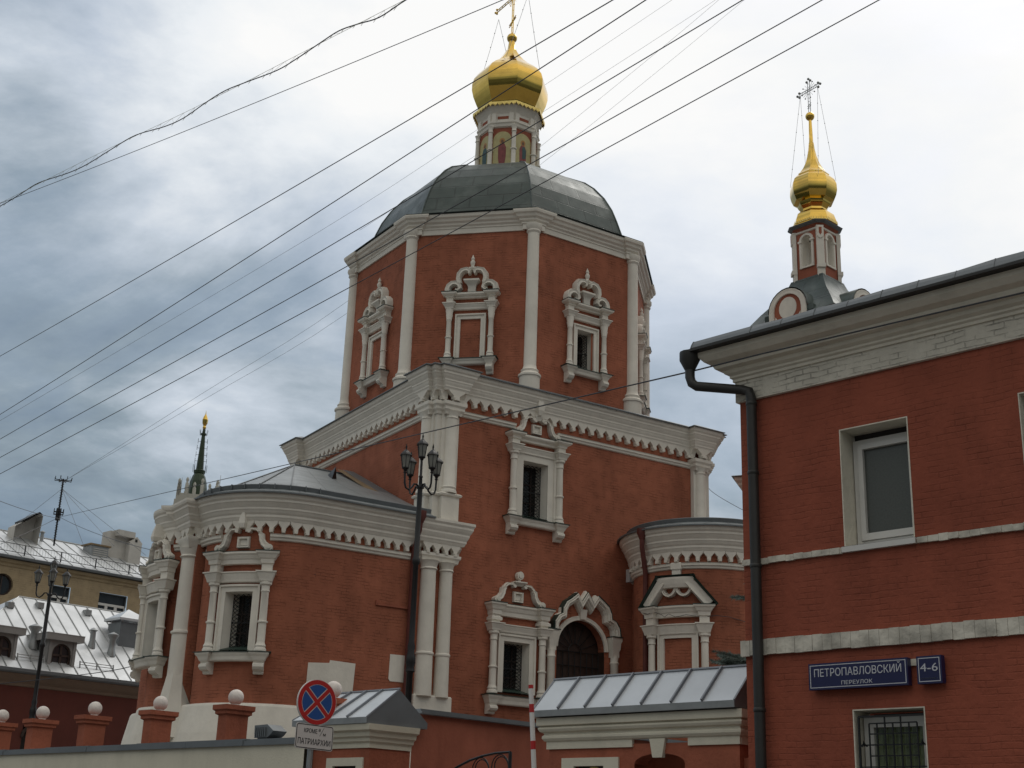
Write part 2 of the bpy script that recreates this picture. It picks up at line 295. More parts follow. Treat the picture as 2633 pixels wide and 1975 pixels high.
        for i in range(n):
            for o, z in prof: vs.append((P[i].x + dirs[i].x * o, P[i].y + dirs[i].y * o, z0 + z))
        for i in range(n if closed else n - 1):
            j = (i + 1) % n
            for k in range(q - 1):
                uv = [[(ln[i], vl[k] + prof[0][1]), (ln[i + 1], vl[k] + prof[0][1]), (ln[i + 1], vl[k + 1] + prof[0][1]), (ln[i], vl[k + 1] + prof[0][1])]]
                mm = mat_of(k) if mat_of else m
                s.add([vs[i * q + k], vs[j * q + k], vs[j * q + k + 1], vs[i * q + k + 1]], [(0, 1, 2, 3)], mm, uv)
        if caps and not closed:
            s.add([vs[k] for k in range(q)], [list(range(q))], m); s.add([vs[(n - 1) * q + k] for k in range(q)], [list(range(q))[::-1]], m)
    def tube(s, pts, r, n=6, m=0, caps=True):
        P = [Vector(p) for p in pts]; rows = []; prev = None
        for i, p in enumerate(P):
            a = P[max(0, i - 1)]; b = P[min(len(P) - 1, i + 1)]; t = (b - a).normalized()
            if prev is None:
                u = t.orthogonal().normalized()
            else:
                u = (prev - t * prev.dot(t)); u = u.normalized() if u.length > 1e-6 else t.orthogonal().normalized()
            prev = u; v = t.cross(u); rr = r[i] if isinstance(r, (list, tuple)) else r
            rows.append([p + (u * math.cos(2 * math.pi * k / n) + v * math.sin(2 * math.pi * k / n)) * rr for k in range(n)])
        vs = [x for q in rows for x in q]; fs = []
        for i in range(len(rows) - 1):
            for k in range(n): fs.append((i * n + k, i * n + (k + 1) % n, (i + 1) * n + (k + 1) % n, (i + 1) * n + k))
        s.add(vs, fs, m, smooth=True)
        if caps: s.add(rows[0], [list(range(n))[::-1]], m); s.add(rows[-1], [list(range(n))], m)
    def ball(s, c, r, n=12, m=0, sq=1.0):
        prof = [(max(1e-5, r * math.sin(math.pi * i / n)), c[2] - r * sq * math.cos(math.pi * i / n)) for i in range(n + 1)]
        s.lathe(lambda x, d, z: Vector((x, d, z)), c[0], c[1], prof, 16, m)
    def wall(s, F, x0, x1, z0, z1, holes=(), m=0, step=None, d=0.0, u0=0.0):
        xs = {x0, x1}; zs = {z0, z1}
        for h in holes: xs |= {h[0], h[1]}; zs |= {h[2], h[3]}
        if step:
            k = max(1, int(abs(x1 - x0) / step)); xs |= {x0 + (x1 - x0) * i / k for i in range(k + 1)}
        xs = sorted(x for x in xs if x0 - 1e-6 <= x <= x1 + 1e-6); zs = sorted(zs)
        for i in range(len(xs) - 1):
            for j in range(len(zs) - 1):
                cx, cz = (xs[i] + xs[i + 1]) / 2, (zs[j] + zs[j + 1]) / 2
                if any(h[0] < cx < h[1] and h[2] < cz < h[3] for h in holes): continue
                a, b, c, e = xs[i], xs[i + 1], zs[j], zs[j + 1]
                s.add([F(a, d, c), F(b, d, c), F(b, d, e), F(a, d, e)], [(0, 1, 2, 3)], m, [[(a + u0, c), (b + u0, c), (b + u0, e), (a + u0, e)]])
    def obj(s, name, mats, parent=None):
        me = bpy.data.meshes.new(name); me.from_pydata([tuple(v) for v in s.v], [], s.f)
        mats = mats if isinstance(mats, (list, tuple)) else [mats]
        for k in mats: me.materials.append(M[k] if isinstance(k, str) else k)
        me.polygons.foreach_set('material_index', s.m); me.polygons.foreach_set('use_smooth', s.sm)
        uvl = me.uv_layers.new(name='uv'); 
        for p, uv in zip(me.polygons, s.uv):
            if uv:
                for li, c in zip(p.loop_indices, uv): uvl.data[li].uv = c
            else:
                nn = p.normal
                if abs(nn.z) > 0.8: t = Vector((1, 0, 0)); b = Vector((0, 1, 0))
                else: t = Vector((-nn.y, nn.x, 0)).normalized(); b = Vector((0, 0, 1)) if abs(nn.z) < 0.25 else nn.cross(t)
                for li in p.loop_indices:
                    co = me.vertices[me.loops[li].vertex_index].co; uvl.data[li].uv = (co.dot(t), co.dot(b))
        me.validate(); me.update()
        if any(s.sm): me.set_sharp_from_angle(angle=R(38))
        o = bpy.data.objects.new(name, me); sc.collection.objects.link(o)
        if parent: o.parent = parent
        return o
def thing(name, label, cat, loc=(0, 0, 0), rotz=0.0, group=None):
    o = bpy.data.objects.new(name, None); sc.collection.objects.link(o); o.empty_display_size = 0.3
    o.location = loc; o.rotation_euler = (0, 0, rotz); o['label'] = label; o['category'] = cat
    if group: o['group'] = group
    return o
def tag(o, label, cat, group=None):
    o['label'] = label; o['category'] = cat
    if group: o['group'] = group
    return o
def structure(o): o['kind'] = 'structure'; return o
def face(ox, oy, ang=0.0, oz=0.0):
    """flat facade: x to the right, d outward, z up"""
    c, s = math.cos(R(ang)), math.sin(R(ang))
    return lambda x, d, z: Vector((ox + x * c + d * s, oy + x * s - d * c, z + oz))
def bent(cx, cy, rad, ang):
    """facade rolled round a drum; x is arc length from the middle"""
    def f(x, d, z):
        a = R(ang) + x / rad
        return Vector((cx + (rad + d) * math.sin(a), cy - (rad + d) * math.cos(a), z))
    return f
ID = lambda x, d, z: Vector((x, d, z))
def arc(cx, cy, r, a0, a1, n): return [(cx + r * math.cos(R(a0 + (a1 - a0) * i / n)), cy + r * math.sin(R(a0 + (a1 - a0) * i / n))) for i in range(n + 1)]
def letters(text, F, x, z, size, d, m, parent, width=None, name='lettering', bold=0.0, align='CENTER'):
    c = bpy.data.curves.new('lettering', 'FONT'); c.body = text; c.size = size; c.align_x = align; c.extrude = 0.0015; c.offset = bold
    o = bpy.data.objects.new('lettering', c); sc.collection.objects.link(o); dg = bpy.context.evaluated_depsgraph_get()
    me = bpy.data.meshes.new_from_object(o.evaluated_get(dg)); bpy.data.objects.remove(o); bpy.data.curves.remove(c)
    xs = [v.co.x for v in me.vertices]; k = (width / (max(xs) - min(xs))) if width else 1.0
    for v in me.vertices: v.co = F(x + v.co.x * k, d + v.co.z + 0.0015, z + v.co.y)
    me.materials.clear(); me.materials.append(M[m])
    p = bpy.data.objects.new(name, me); sc.collection.objects.link(p); p.parent = parent
    return p

def teeth(g, path, zt, za, zs, zb, dep, per=0.33, closed=False, m=0, skip=None):
    """row of white pendants with pointed niches between them, along a plan path"""
    n = len(path); P = [Vector(p) for p in path]; segs = [(P[i], P[(i + 1) % n]) for i in range(n if closed else n - 1)]
    # group nearly collinear segments into runs so that the spacing stays even on curves
    runs = []; 
    for a, b in segs:
        t = (b - a).normalized()
        if runs and runs[-1][-1][1] == a and (runs[-1][-1][1] - runs[-1][-1][0]).normalized().dot(t) > 0.93: runs[-1].append((a, b))
        else: runs.append([(a, b)])
    for run in runs:
        L = [(b - a).length for a, b in run]; tot = sum(L); k = max(1, round(tot / per)); p = tot / k
        for i in range(k):
            s = (i + 0.5) * p; j = 0
            while j < len(L) - 1 and s > L[j]: s -= L[j]; j += 1
            a, b = run[j]; t = (b - a).normalized(); c = a + t * s; o = Vector((t.y, -t.x))
            if skip and skip(c): continue
            def F(x, d, z, c=c, t=t, o=o): return Vector((c.x + t.x * x + o.x * d, c.y + t.y * x + o.y * d, z))
            h = p / 2 + 0.004; w2 = p * 0.19
            g.extr(F, [(-h, zt), (-h, za), (-w2, zs), (-w2, zb), (w2, zb), (w2, zs), (h, za), (h, zt)], -0.05, dep, m)
            g.box(F, -w2 * 0.8, w2 * 0.8, -0.02, dep + 0.035, zb - 0.05, zb + 0.03, m)

# ------------------------------------------------------------------ ground and road (below the frame)
g = G(); g.add([(-1500, -1500, 0), (1500, -1500, 0), (1500, 1500, 0), (-1500, 1500, 0)], [(0, 1, 2, 3)]); structure(g.obj('ground', 'paving'))
g = G(); c_, s_ = math.cos(-0.77357), math.sin(-0.77357)
FS = lambda x, d, z: Vector((3.429 + x * c_ + d * s_, 18.0 + x * s_ - d * c_, z))       # street frame: x along the street to the right, d towards the road
g.box(FS, -80, 60, 2.5, 11, -0.2, 0.004); structure(g.obj('road', 'asphalt'))
g = G(); g.box(FS, -80, 60, 0.4, 2.5, -0.2, 0.14); structure(g.obj('pavement', 'paving'))
g = G(); g.add([(-90, 34, 0.03), (60, 34, 0.03), (60, 140, 0.03), (-90, 140, 0.03)], [(0, 1, 2, 3)])
structure(g.obj('churchyard', 'paving'))

# ================================================================== THE CHURCH (local frame: x along the right face, y along the left face, origin at the near corner of the cube)
church = thing('church', 'red and white brick church with green octagon roof and gilded onion dome', 'church', (-2.1427, 38.0, 0), 0.580073)
SX, SY = 10.45, 10.40
SZ = SX
F0 = face(0, 0, 0)                 # right face of the cube
FL = face(0, 0, -91.71)               # left face of the cube (x runs from the far end, negative, to the corner)
FLOOR = 2.6
def turn(p, i):
    for k in range(i): p = [(-y, x) for x, y in p]
    ox, oy = ((0, 0), (SX, 0), (SX, SY), (0.31, SY))[i]          # the left face is a little out of square
    return [(x + ox, y + oy) for x, y in p]
def corner(i):
    """stepped plan of the corner cluster, going counter-clockwise; i = 0 near corner"""
    a, b, c, e = 0.63, 0.27, 0.10, 0.12
    p = [(0, a), (-b, a), (-b, c), (-e, c), (-e, -e), (c, -e), (c, -b), (a, -b), (a, 0)]
    return turn(p, i)
cpath = corner(0) + corner(1) + corner(2) + corner(3)

# windows --------------------------------------------------------------------------------------------
def col_prof(r, z0, z1, fancy=False):
    h = z1 - z0; p = [(r * 1.5, z0), (r * 1.5, z0 + 0.05), (r * 1.25, z0 + 0.10), (r * 1.38, z0 + 0.14), (r * 1.08, z0 + 0.20), (r, z0 + 0.24), (r, z0 + h * 0.40), (r * 1.28, z0 + h * 0.41), (r * 1.30, z0 + h * 0.43), (r * 0.97, z0 + h * 0.44)]
    if fancy: p += [(r * 0.90, z1 - 0.40), (r * 1.1, z1 - 0.36), (r * 1.0, z1 - 0.33), (r * 1.3, z1 - 0.2), (r * 1.2, z1 - 0.17), (r * 1.45, z1 - 0.04), (r * 1.45, z1)]
    else: p += [(r * 0.92, z1 - 0.27), (r * 1.15, z1 - 0.24), (r * 1.0, z1 - 0.20), (r * 1.05, z1 - 0.10), (r * 1.5, z1 - 0.06), (r * 1.5, z1)]
    return p
def grille(F, x0, x1, z0, z1, d, parent, step=0.15):
    g = G(); n = max(3, round((x1 - x0) / step)); st = (x1 - x0) / n; k = int((z1 - z0) / st / 1.5) + 1
    for i in range(n + 1):
        for ph in (0, 1):
            pts = []
            for j in range(k * 4 + 1):
                z = z0 + (z1 - z0) * j / (k * 4); x = x0 + i * st + (st * 0.5 if ph == 0 else -st * 0.5) * math.sin(j * math.pi / 2)
                pts.append(F(min(max(x, x0 + 0.01), x1 - 0.01), d, z))
            g.tube(pts, 0.011, 4, caps=False)
    g.box(F, x0, x1, d - 0.015, d + 0.015, (z0 + z1) / 2 - 0.012, (z0 + z1) / 2 + 0.012)
    return g.obj('grille', 'iron', parent)
def ped_scroll(g, F, cx, z, w, h, ball=False, key=True):
    """broken pediment of two scrolled brackets round a square plaque"""
    for s in (-1, 1):
        def q(x, y): return (cx + s * x, z + y)
        ww = w
        pth = [q(ww, 0.06), q(ww * 0.97, 0.14 * h), q(ww * 0.80, 0.27 * h), q(ww * 0.72, 0.43 * h), q(ww * 0.70, 0.60 * h), q(ww * 0.62, 0.66 * h)]
        g.stroke(F, pth, 0.17, 0, 0.17, wid=[0.18, 0.19, 0.17, 0.15, 0.15, 0.10])
        g.stroke(F, [q(ww * 0.66, 0.52 * h), q(ww * 0.64, 0.70 * h), q(ww * 0.50, 0.84 * h), q(ww * 0.28, 0.86 * h), q(ww * 0.20, 0.78 * h)], 0.085, 0, 0.15)
        vx, vz = q(ww, 0.09); g.extr(F, [(vx + 0.105 * math.cos(R(a)), vz + 0.09 * math.sin(R(a))) for a in range(0, 360, 30)], 0, 0.20)
        g.extr(F, [(vx + 0.05 * math.cos(R(a)), vz + 0.045 * math.sin(R(a))) for a in range(0, 360, 45)], 0.2, 0.225)
        vx, vz = q(ww * 0.24, 0.76 * h); g.extr(F, [(vx + 0.05 * math.cos(R(a)), vz + 0.05 * math.sin(R(a))) for a in range(0, 360, 45)], 0, 0.18)
    a, b, c, d = cx - 0.17, cx + 0.17, z + 0.13 * h, z + 0.56 * h
    g.stroke(F, [(a + 0.03, c + 0.03), (b - 0.03, c + 0.03), (b - 0.03, d - 0.03), (a + 0.03, d - 0.03)], 0.07, 0, 0.10, closed=True)
    g.cap(F, a + 0.07, b - 0.07, [(0, c + 0.075), (0, d - 0.075)], 0.035)
    if ball:
        g.cap(F, cx - 0.11, cx + 0.11, [(0, z + 0.80 * h), (0.03, z + 0.86 * h), (0.10, z + 0.92 * h), (0.10, z + 0.97 * h)], 0.12)
        g.lathe(F, cx, 0.10, [(0.05, z + 0.97 * h), (0.04, z + 1.06 * h)], 8)
        g.extr(F, [(cx + 0.115 * math.cos(R(t)), z + 1.22 * h + 0.125 * math.sin(R(t))) for t in range(0, 360, 24)], 0.02, 0.17)
        g.extr(F, [(cx + 0.07 * math.cos(R(t)), z + 1.22 * h + 0.08 * math.sin(R(t))) for t in range(0, 360, 30)], 0.17, 0.20)
    elif key:
        g.cap(F, cx - 0.09, cx + 0.09, [(0, z + 0.74 * h), (0.05, z + 0.92 * h), (0.05, z + 1.0 * h)], 0.14)
def ped_baroque(g, F, cx, z, w):
    """two tiers of volutes, a vase and a flame finial"""
    for s in (-1, 1):
        def q(x, y): return (cx + s * x * w, z + y)
        g.stroke(F, [q(0.86, 0.0), q(0.88, 0.14), q(0.84, 0.26), q(0.72, 0.35), q(0.58, 0.36), q(0.46, 0.29), q(0.42, 0.17), q(0.50, 0.10), q(0.58, 0.13)], 0.17, 0, 0.22, wid=[.20, .20, .19, .18, .17, .15, .12, .10, .08])
        g.stroke(F, [q(0.44, 0.33), q(0.50, 0.50), q(0.48, 0.66), q(0.37, 0.79), q(0.20, 0.83), q(0.09, 0.76), q(0.11, 0.66)], 0.16, 0, 0.22, wid=[.15, .17, .18, .18, .16, .12, .08])
    g.cap(F, cx - 0.13, cx + 0.13, [(0, z), (0.0, z + 0.22), (0.03, z + 0.30), (0.13, z + 0.40), (0.13, z + 0.46)], 0.10)
    g.cap(F, cx - 0.07, cx + 0.07, [(0, z + 0.80), (0.05, z + 0.86), (0.05, z + 0.90)], 0.12)
    g.lathe(F, cx, 0.10, [(0.09, z + 0.90), (0.05, z + 0.95), (0.075, z + 1.02), (0.085, z + 1.09), (0.045, z + 1.16), (0.065, z + 1.21), (0.03, z + 1.29), (0.001, z + 1.36)], 10)
def window(F, cx, ow, oz0, oz1, fw, cxl, cr, cz0, cz1, e1, e2, sill, br, ped, kind='grille', fancy=False, nx=1, light=False, label=None, dk=0.16):
    """a Naryshkin window: white architrave, two half columns, entablature, sill on brackets and a pediment"""
    g = G(); x0, x1 = cx - ow, cx + ow; deep = -0.46
    fd = 0.11; o = fw
    # architrave: outer fillet, then a flat band
    for a, b, d in ((o, o * 0.72, fd), (o * 0.72, 0.0, fd * 0.62)):
        g.box(F, x0 - a, x0 - b, -0.02, d, oz0, oz1 + b); g.box(F, x1 + b, x1 + a, -0.02, d, oz0, oz1 + b)
        g.box(F, x0 - a, x1 + a, -0.02, d, oz1 + b, oz1 + a, nx=nx)
    if kind != 'blind':                                        # white reveals
        sx = 0.10
        for a, b in ((x0, x0 + sx), (x1, x1 - sx)): g.quad(F(a, 0.0, oz0), F(b, deep, oz0), F(b, deep, oz1), F(a, 0.0, oz1))
        for k in range(nx):
            a = x0 + (x1 - x0) * k / nx; b = x0 + (x1 - x0) * (k + 1) / nx; g.quad(F(a, 0.0, oz1), F(b, 0.0, oz1), F(b, deep, oz1 - 0.03), F(a, deep, oz1 - 0.03))
    root = g.obj('window', 'white', church)
    if label: root['label'] = label
    if kind != 'blind':
        p = G(); p.box(F, x0 - 0.02, x1 + 0.02, deep - 0.03, deep, oz0 - 0.05, oz1 + 0.02, nx=nx)
        p.obj('pane', 'pane', root)
        p = G(); 
        for t in (0.36, 0.68): p.box(F, x0 + (x1 - x0) * t - 0.02, x0 + (x1 - x0) * t + 0.02, deep, deep + 0.04, oz0, oz1)
        for t in (0.33, 0.66): p.box(F, x0, x1, deep, deep + 0.035, oz0 + (oz1 - oz0) * t - 0.02, oz0 + (oz1 - oz0) * t + 0.02, nx=nx)
        p.obj('sash', 'wood', root)
        if kind == 'grille': grille(F, x0 + 0.06, x1 - 0.06, oz0 + 0.02, oz1 - 0.03, -0.24, root)
        p = G(); zz = oz0                                         # sloping green sheet on the sill
        for k in range(nx):
            a = x0 - 0.02 + (x1 - x0 + 0.04) * k / nx; b = x0 - 0.02 + (x1 - x0 + 0.04) * (k + 1) / nx
            p.quad(F(a, 0.13, zz + 0.012), F(b, 0.13, zz + 0.012), F(b, deep, zz + 0.20), F(a, deep, zz + 0.20))
        p.obj('sill_sheet', 'greentrim', root)
    for s in (-1, 1):
        c = G(); c.lathe(F, cx + s * cxl, 0.14, col_prof(cr, cz0, cz1, fancy), 12); c.obj('column', 'white', root)
    # entablature: lower cornice, blocks, upper cornice
    g = G()
    p1 = [(0.0, e1[0]), (0.02, e1[0] + 0.02), (0.03, e1[0] + 0.07), (0.075, e1[1] - 0.07), (0.08, e1[1] - 0.05), (0.11, e1[1] - 0.03), (0.11, e1[1])]
    p2 = [(0.0, e2[0]), (0.02, e2[0] + 0.01), (0.03, e2[0] + (e2[1] - e2[0]) * 0.35), (0.06, e2[0] + (e2[1] - e2[0]) * 0.45), (0.10, e2[1] - 0.09), (0.14, e2[1] - 0.05), (0.14, e2[1])]
    for s in (-1, 1):
        a = cx + s * cxl; h = cr * 1.25
        g.cap(F, a - h, a + h, p1, dk + 0.10); g.cap(F, a - h, a + h, p2, dk + 0.10)
        bz0, bz1 = e1[1], e2[0]
        if bz1 - bz0 > 0.22:
            m = (bz0 + bz1) / 2; g.cap(F, a - h, a + h, [(0, bz0), (0, m - 0.07), (0.05, m - 0.04), (0.05, m + 0.04), (0, m + 0.07), (0, bz1)], dk + 0.08)
        else: g.cap(F, a - h, a + h, [(0, bz0), (0, bz1)], dk + 0.08)
    a, b = cx - cxl + cr, cx + cxl - cr
    g.cap(F, a, b, [(e * 0.8, z) for e, z in p1], 0.09, nx=max(1, nx)); g.cap(F, a, b, [(e * 0.8, z) for e, z in p2], 0.11, nx=max(1, nx))
    g.obj('entablature', 'white', root)
    hh = cr * 1.25 + 0.15
    for za_, dm, ds in ((e2[1], 0.21, dk + 0.26), (sill[1], sill[2] - 0.07, sill[2] + 0.03)):
        t = G(); xs_ = [(cx - cxl - hh, cx - cxl + hh, ds), (cx - cxl + hh, cx + cxl - hh, dm), (cx + cxl - hh, cx + cxl + hh, ds)]
        for a, b, d in xs_: t.box(F, a, b, -0.02, d, za_ + 0.001, za_ + 0.02, nx=nx if d == dm else 1)
        t.obj('flashing', 'greentrim', root)
    g = G(); h = cr * 1.25                                         # sill with brackets
    ps = lambda k: [(0.0, sill[0]), (0.02, sill[0] + 0.03), (0.05 * k, (sill[0] + sill[1]) / 2), (0.10 * k, sill[1] - 0.04), (0.10 * k, sill[1])]
    g.cap(F, cx - cxl + h, cx + cxl - h, ps(0.7), sill[2] - 0.17, nx=nx)
    for s in (-1, 1):
        a = cx + s * cxl
        g.cap(F, a - h, a + h, ps(1.0), sill[2] - 0.10)
        zb = sill[0]; k = zb - br; n_ = 8
        side = [(0.0, br), (0.10, br), (0.13, br + 0.12 * k), (0.12, br + 0.2 * k), (0.24, br + 0.34 * k), (0.29, br + 0.55 * k), (0.28, br + 0.75 * k), (0.22, br + 0.86 * k), (0.24, zb), (0.0, zb)]
        vs = [F(a - h, d, z) for d, z in side] + [F(a + h, d, z) for d, z in side]; n_ = len(side)
        g.add(vs, [list(range(n_))[::-1], [n_ + i for i in range(n_)]] + [(i, (i + 1) % n_, (i + 1) % n_ + n_, i + n_) for i in range(n_)])
    g.obj('sill', 'white', root)
    g = G(); ped(g, F); g.obj('pediment', 'white', root)
    return root

# walls of the cube ------------------------------------------------------------------------------------
U = dict(cx=3.50, ow=0.46, oz0=10.90, oz1=12.66)
Lw = dict(cx=3.0, ow=0.45, oz0=5.66, oz1=7.13)
DX, DR = 5.37, 0.895
g = G()
g.wall(F0, 0, SZ, FLOOR, 14.9, holes=[(U['cx'] - U['ow'], U['cx'] + U['ow'], U['oz0'], U['oz1']), (Lw['cx'] - Lw['ow'], Lw['cx'] + Lw['ow'], Lw['oz0'], Lw['oz1']), (DX - DR, DX + DR, FLOOR, 8.05)])
# spandrels of the arched door
sp_ = [(DX + DR * math.cos(R(a)), 7.18 + 0.86 * math.sin(R(a))) for a in range(180, -1, -12)]
half = len(sp_) // 2
g.extr(F0, [(DX - DR, 8.05)] + [(x, min(z, 8.045)) for x, z in sp_[:half + 1]][::1] + [(DX, 8.05)], -0.3, 0.0)
g.extr(F0, [(DX, 8.05)] + [(x, min(z, 8.045)) for x, z in sp_[half:]] + [(DX + DR, 8.05)], -0.3, 0.0)
g.wall(FL, -SY, 0, FLOOR, 14.9)
g.wall(face(SX, 0, 90), 0, SY, FLOOR, 14.9); g.wall(face(SX, SY, 180), 0, SX - 0.31, FLOOR, 14.9)
g.obj('wall', 'red', church)

# cornice of the cube with its row of pointed pendants
CORN = [(0.02, 14.22), (0.12, 14.22), (0.14, 14.28), (0.16, 14.31), (0.16, 14.35), (0.19, 14.41), (0.21, 14.48), (0.22, 14.48), (0.22, 14.53), (0.26, 14.59), (0.30, 14.67), (0.31, 14.67), (0.31, 14.73), (0.35, 14.77), (0.37, 14.82), (0.37, 14.88), (-0.2, 14.88)]
g = G(); g.sweep(cpath, CORN, closed=True)
teeth(g, cpath, 14.30, 14.20, 14.07, 13.99, 0.13, per=0.365, closed=True)
SB = 3.50
g.cap(F0, SB - 0.06, SB + 0.06, [(0.0, 14.15), (0.05, 14.3), (0.06, 14.45), (0.02, 14.62), (-0.04, 14.80)], 0.25)      # keystone over the upper window
g.obj('cornice', 'white', church)
g = G(); g.sweep(cpath, [(0.31, 14.882), (0.43, 14.882), (0.43, 14.905), (0.0, 15.10)], closed=True)
g.add([(0, 0, 15.09), (SX, 0, 15.09), (SX, SY, 15.09), (0.31, SY, 15.09), (SX / 2, SY / 2, 16.6)], [(0, 1, 4), (1, 2, 4), (2, 3, 4), (3, 0, 4)])
# ragged little icicle-like edge of the sheet
for i in range(170):
    x = 0.7 + i * (SZ - 1.4) / 170; g.box(F0, x, x + 0.03, 0.41, 0.44, 14.85 + random.random() * 0.02, 14.883)
g.obj('eave_sheet', 'darkzinc', church)
g = G(); STR = [(0.0, 13.60), (0.05, 13.62), (0.06, 13.67), (0.10, 13.70), (0.10, 13.75), (0.12, 13.77), (0.0, 13.79)]
sx0, sx1 = U['cx'] - 0.78, U['cx'] + 0.80
for q_ in ([(0.63, 0), (sx0, 0)], [(sx1, 0), (SZ - 0.63, 0)], [(0.29, SY - 0.63), (0.02, 0.63)]): g = G(); g.sweep(q_, STR); g.obj('string_course', 'white', church)
# corner clusters
for i in range(4):
    pth = corner(i); g = G()
    g.sweep(pth, [(0.03, 10.2), (0.03, 11.02), (0.08, 11.04), (0.10, 11.09), (0.05, 11.13), (0.0, 11.14)])
    g.sweep(pth, [(0.0, 13.52), (0.02, 13.60), (0.07, 13.66), (0.07, 13.74), (0.12, 13.80), (0.12, 13.90), (0.0, 13.92)])
    a, b, c, e = 0.63, 0.15, 0.05, 0.09
    p2 = [(0, a), (-b, a), (-b, c), (-e, c), (-e, -e), (c, -e), (c, -b), (a, -b), (a, 0)]
    p2 = turn(p2, i)
    g.sweep(p2, [(0.0, 11.1), (0.0, 13.6)])
    root = g.obj('corner_pilaster', 'white', church)
    for (px, py) in ((-0.155, 0.36), (0.36, -0.155)):
        px, py = turn([(px, py)], i)[0]
        c = G(); c.lathe(ID, px, py, [(0.25, 11.14), (0.25, 11.2), (0.21, 11.26), (0.235, 11.31), (0.19, 11.37), (0.185, 13.40), (0.21, 13.42), (0.19, 13.45), (0.19, 13.5), (0.26, 13.62)], 16); c.obj('column', 'white', root)

# windows of the right face
window(F0, U['cx'], U['ow'], U['oz0'], U['oz1'], 0.30, 0.86, 0.105, 10.86, 12.86, (12.86, 13.08), (13.24, 13.44), (10.62, 10.82, 0.34), 10.30,
       lambda g, F: ped_scroll(g, F, U['cx'], 13.48, 0.72, 0.70), label='tall upper window under the main cornice with dark lattice')
window(F0, Lw['cx'], Lw['ow'], Lw['oz0'], Lw['oz1'], 0.21, 0.86, 0.105, 5.60, 7.36, (7.36, 7.60), (7.83, 8.17), (5.30, 5.54, 0.34), 5.02,
       lambda g, F: ped_scroll(g, F, Lw['cx'], 8.20, 0.80, 0.72, ball=True), label='lower window beside the arched doorway')

# portal ------------------------------------------------------------------------------------------------
g = G()
ring = [(DX + (DR + 0.06) * math.cos(R(a)), 7.18 + 0.92 * math.sin(R(a))) for a in range(180, -1, -10)]
g.stroke(F0, ring, 0.14, 0, 0.07, crown=0.2)
g.cap(F0, DX - 0.10, DX + 0.10, [(0.0, 8.06), (0.03, 8.36)], 0.12)
keel = [(4.33, 7.66), (4.34, 7.86), (4.46, 8.03), (4.62, 8.10), (4.63, 8.28), (4.74, 8.46), (4.90, 8.56), (5.08, 8.70), (5.24, 8.45), (5.45, 8.75), (5.66, 8.45), (5.84, 8.70), (6.02, 8.58), (6.18, 8.46), (6.27, 8.28), (6.28, 8.12), (6.45, 8.05), (6.57, 7.88), (6.60, 7.66)]
g.stroke(F0, keel, 0.23, 0, 0.20, crown=0.35); g.stroke(F0, [(DX + (x - DX) * 1.035, 7.66 + (z - 7.66) * 1.03) for x, z in keel], 0.12, 0.15, 0.27, crown=0.4)
root = g.obj('portal', 'white', church)
g = G(); out_ = [(DX + (x - DX) * 1.105, 7.66 + (z - 7.66) * 1.10) for x, z in keel]
g.stroke(F0, out_, 0.05, -0.01, 0.24, crown=0.1); g.obj('flashing', 'greentrim', root)
for s in (-1, 1):
    a = DX + s * (DR + 0.29); c = G()
    c.lathe(F0, a, 0.13, [(0.16, FLOOR), (0.13, FLOOR + 0.2), (0.125, 6.8), (0.15, 6.84), (0.12, 6.90), (0.13, 7.05)], 14)
    c.cap(F0, a - 0.12, a + 0.12, [(0, 7.03), (0.0, 7.2), (0.03, 7.28), (0.04, 7.45), (0.07, 7.53), (0.07, 7.62)], 0.22); c.obj('column', 'white', root)
    t = G(); t.box(F0, a - 0.21, a + 0.21, -0.02, 0.33, 7.621, 7.645); t.obj('flashing', 'greentrim', root)
g = G(); g.box(F0, DX - DR - 0.05, DX + DR + 0.05, -0.40, -0.36, FLOOR, 8.1)
g.box(F0, DX - DR - 0.05, DX - DR, -0.36, -0.01, FLOOR, 7.3); g.box(F0, DX + DR, DX + DR + 0.05, -0.36, -0.01, FLOOR, 7.3)
root2 = g.obj('door', 'wood', root)
g = G()
for k in range(9):
    a = R(180 - 22.5 * k); g.tube([F0(DX + 0.25 * math.cos(a), -0.3, 7.12 + 0.25 * math.sin(a)), F0(DX + 0.86 * math.cos(a), -0.3, 7.12 + 0.86 * math.sin(a))], 0.014, 5)
g.tube([F0(DX + 0.25 * math.cos(R(a)), -0.3, 7.12 + 0.25 * math.sin(R(a))) for a in range(0, 181, 15)], 0.014, 5)
for k in range(9): g.tube([F0(DX - DR + k * DR / 4, -0.3, FLOOR), F0(DX - DR + k * DR / 4, -0.3, 7.12)], 0.014, 5)
for z in (4.4, 5.0, 5.6, 6.2, 6.7, 7.12): g.tube([F0(DX - DR, -0.3, z), F0(DX + DR, -0.3, z)], 0.016, 5)
g.obj('grille', 'iron', root)

# lower tier: corner block with twin columns, and the altar apse -----------------------------------------
APX, APY, APR = -3.85, 1.90, 2.15
K1 = [(-6.02, 2.85), (-6.30, 2.85), (-6.30, 2.25), (-6.0, 2.25)]
LX, LY, LRR = -5.27, 3.85, 1.25
lob = [(LX + LRR * math.cos(R(a)), LY + LRR * math.sin(R(a))) for a in [127 + i * 106 / 24 for i in range(25)]]
arc1 = [(APX + APR * math.cos(R(a)), APY + APR * math.sin(R(a))) for a in range(180, 271, 5)]
mir = lambda p: [(x, 7.70 - y) for x, y in p][::-1]
apse_wall = mir(arc1) + [(-6.02, 4.85)] + lob + [(-6.02, 2.85), (-6.0, 2.25)] + arc1 + [(-0.55, -0.25)]
apse_wall = [(0, 7.95)] + apse_wall
apse_corn = K1 + arc1 + [(-0.55, -0.25), (-0.55, -0.38), (0.66, -0.38), (0.66, 0.0)]
APZ0, APZ1 = 4.70, 9.95
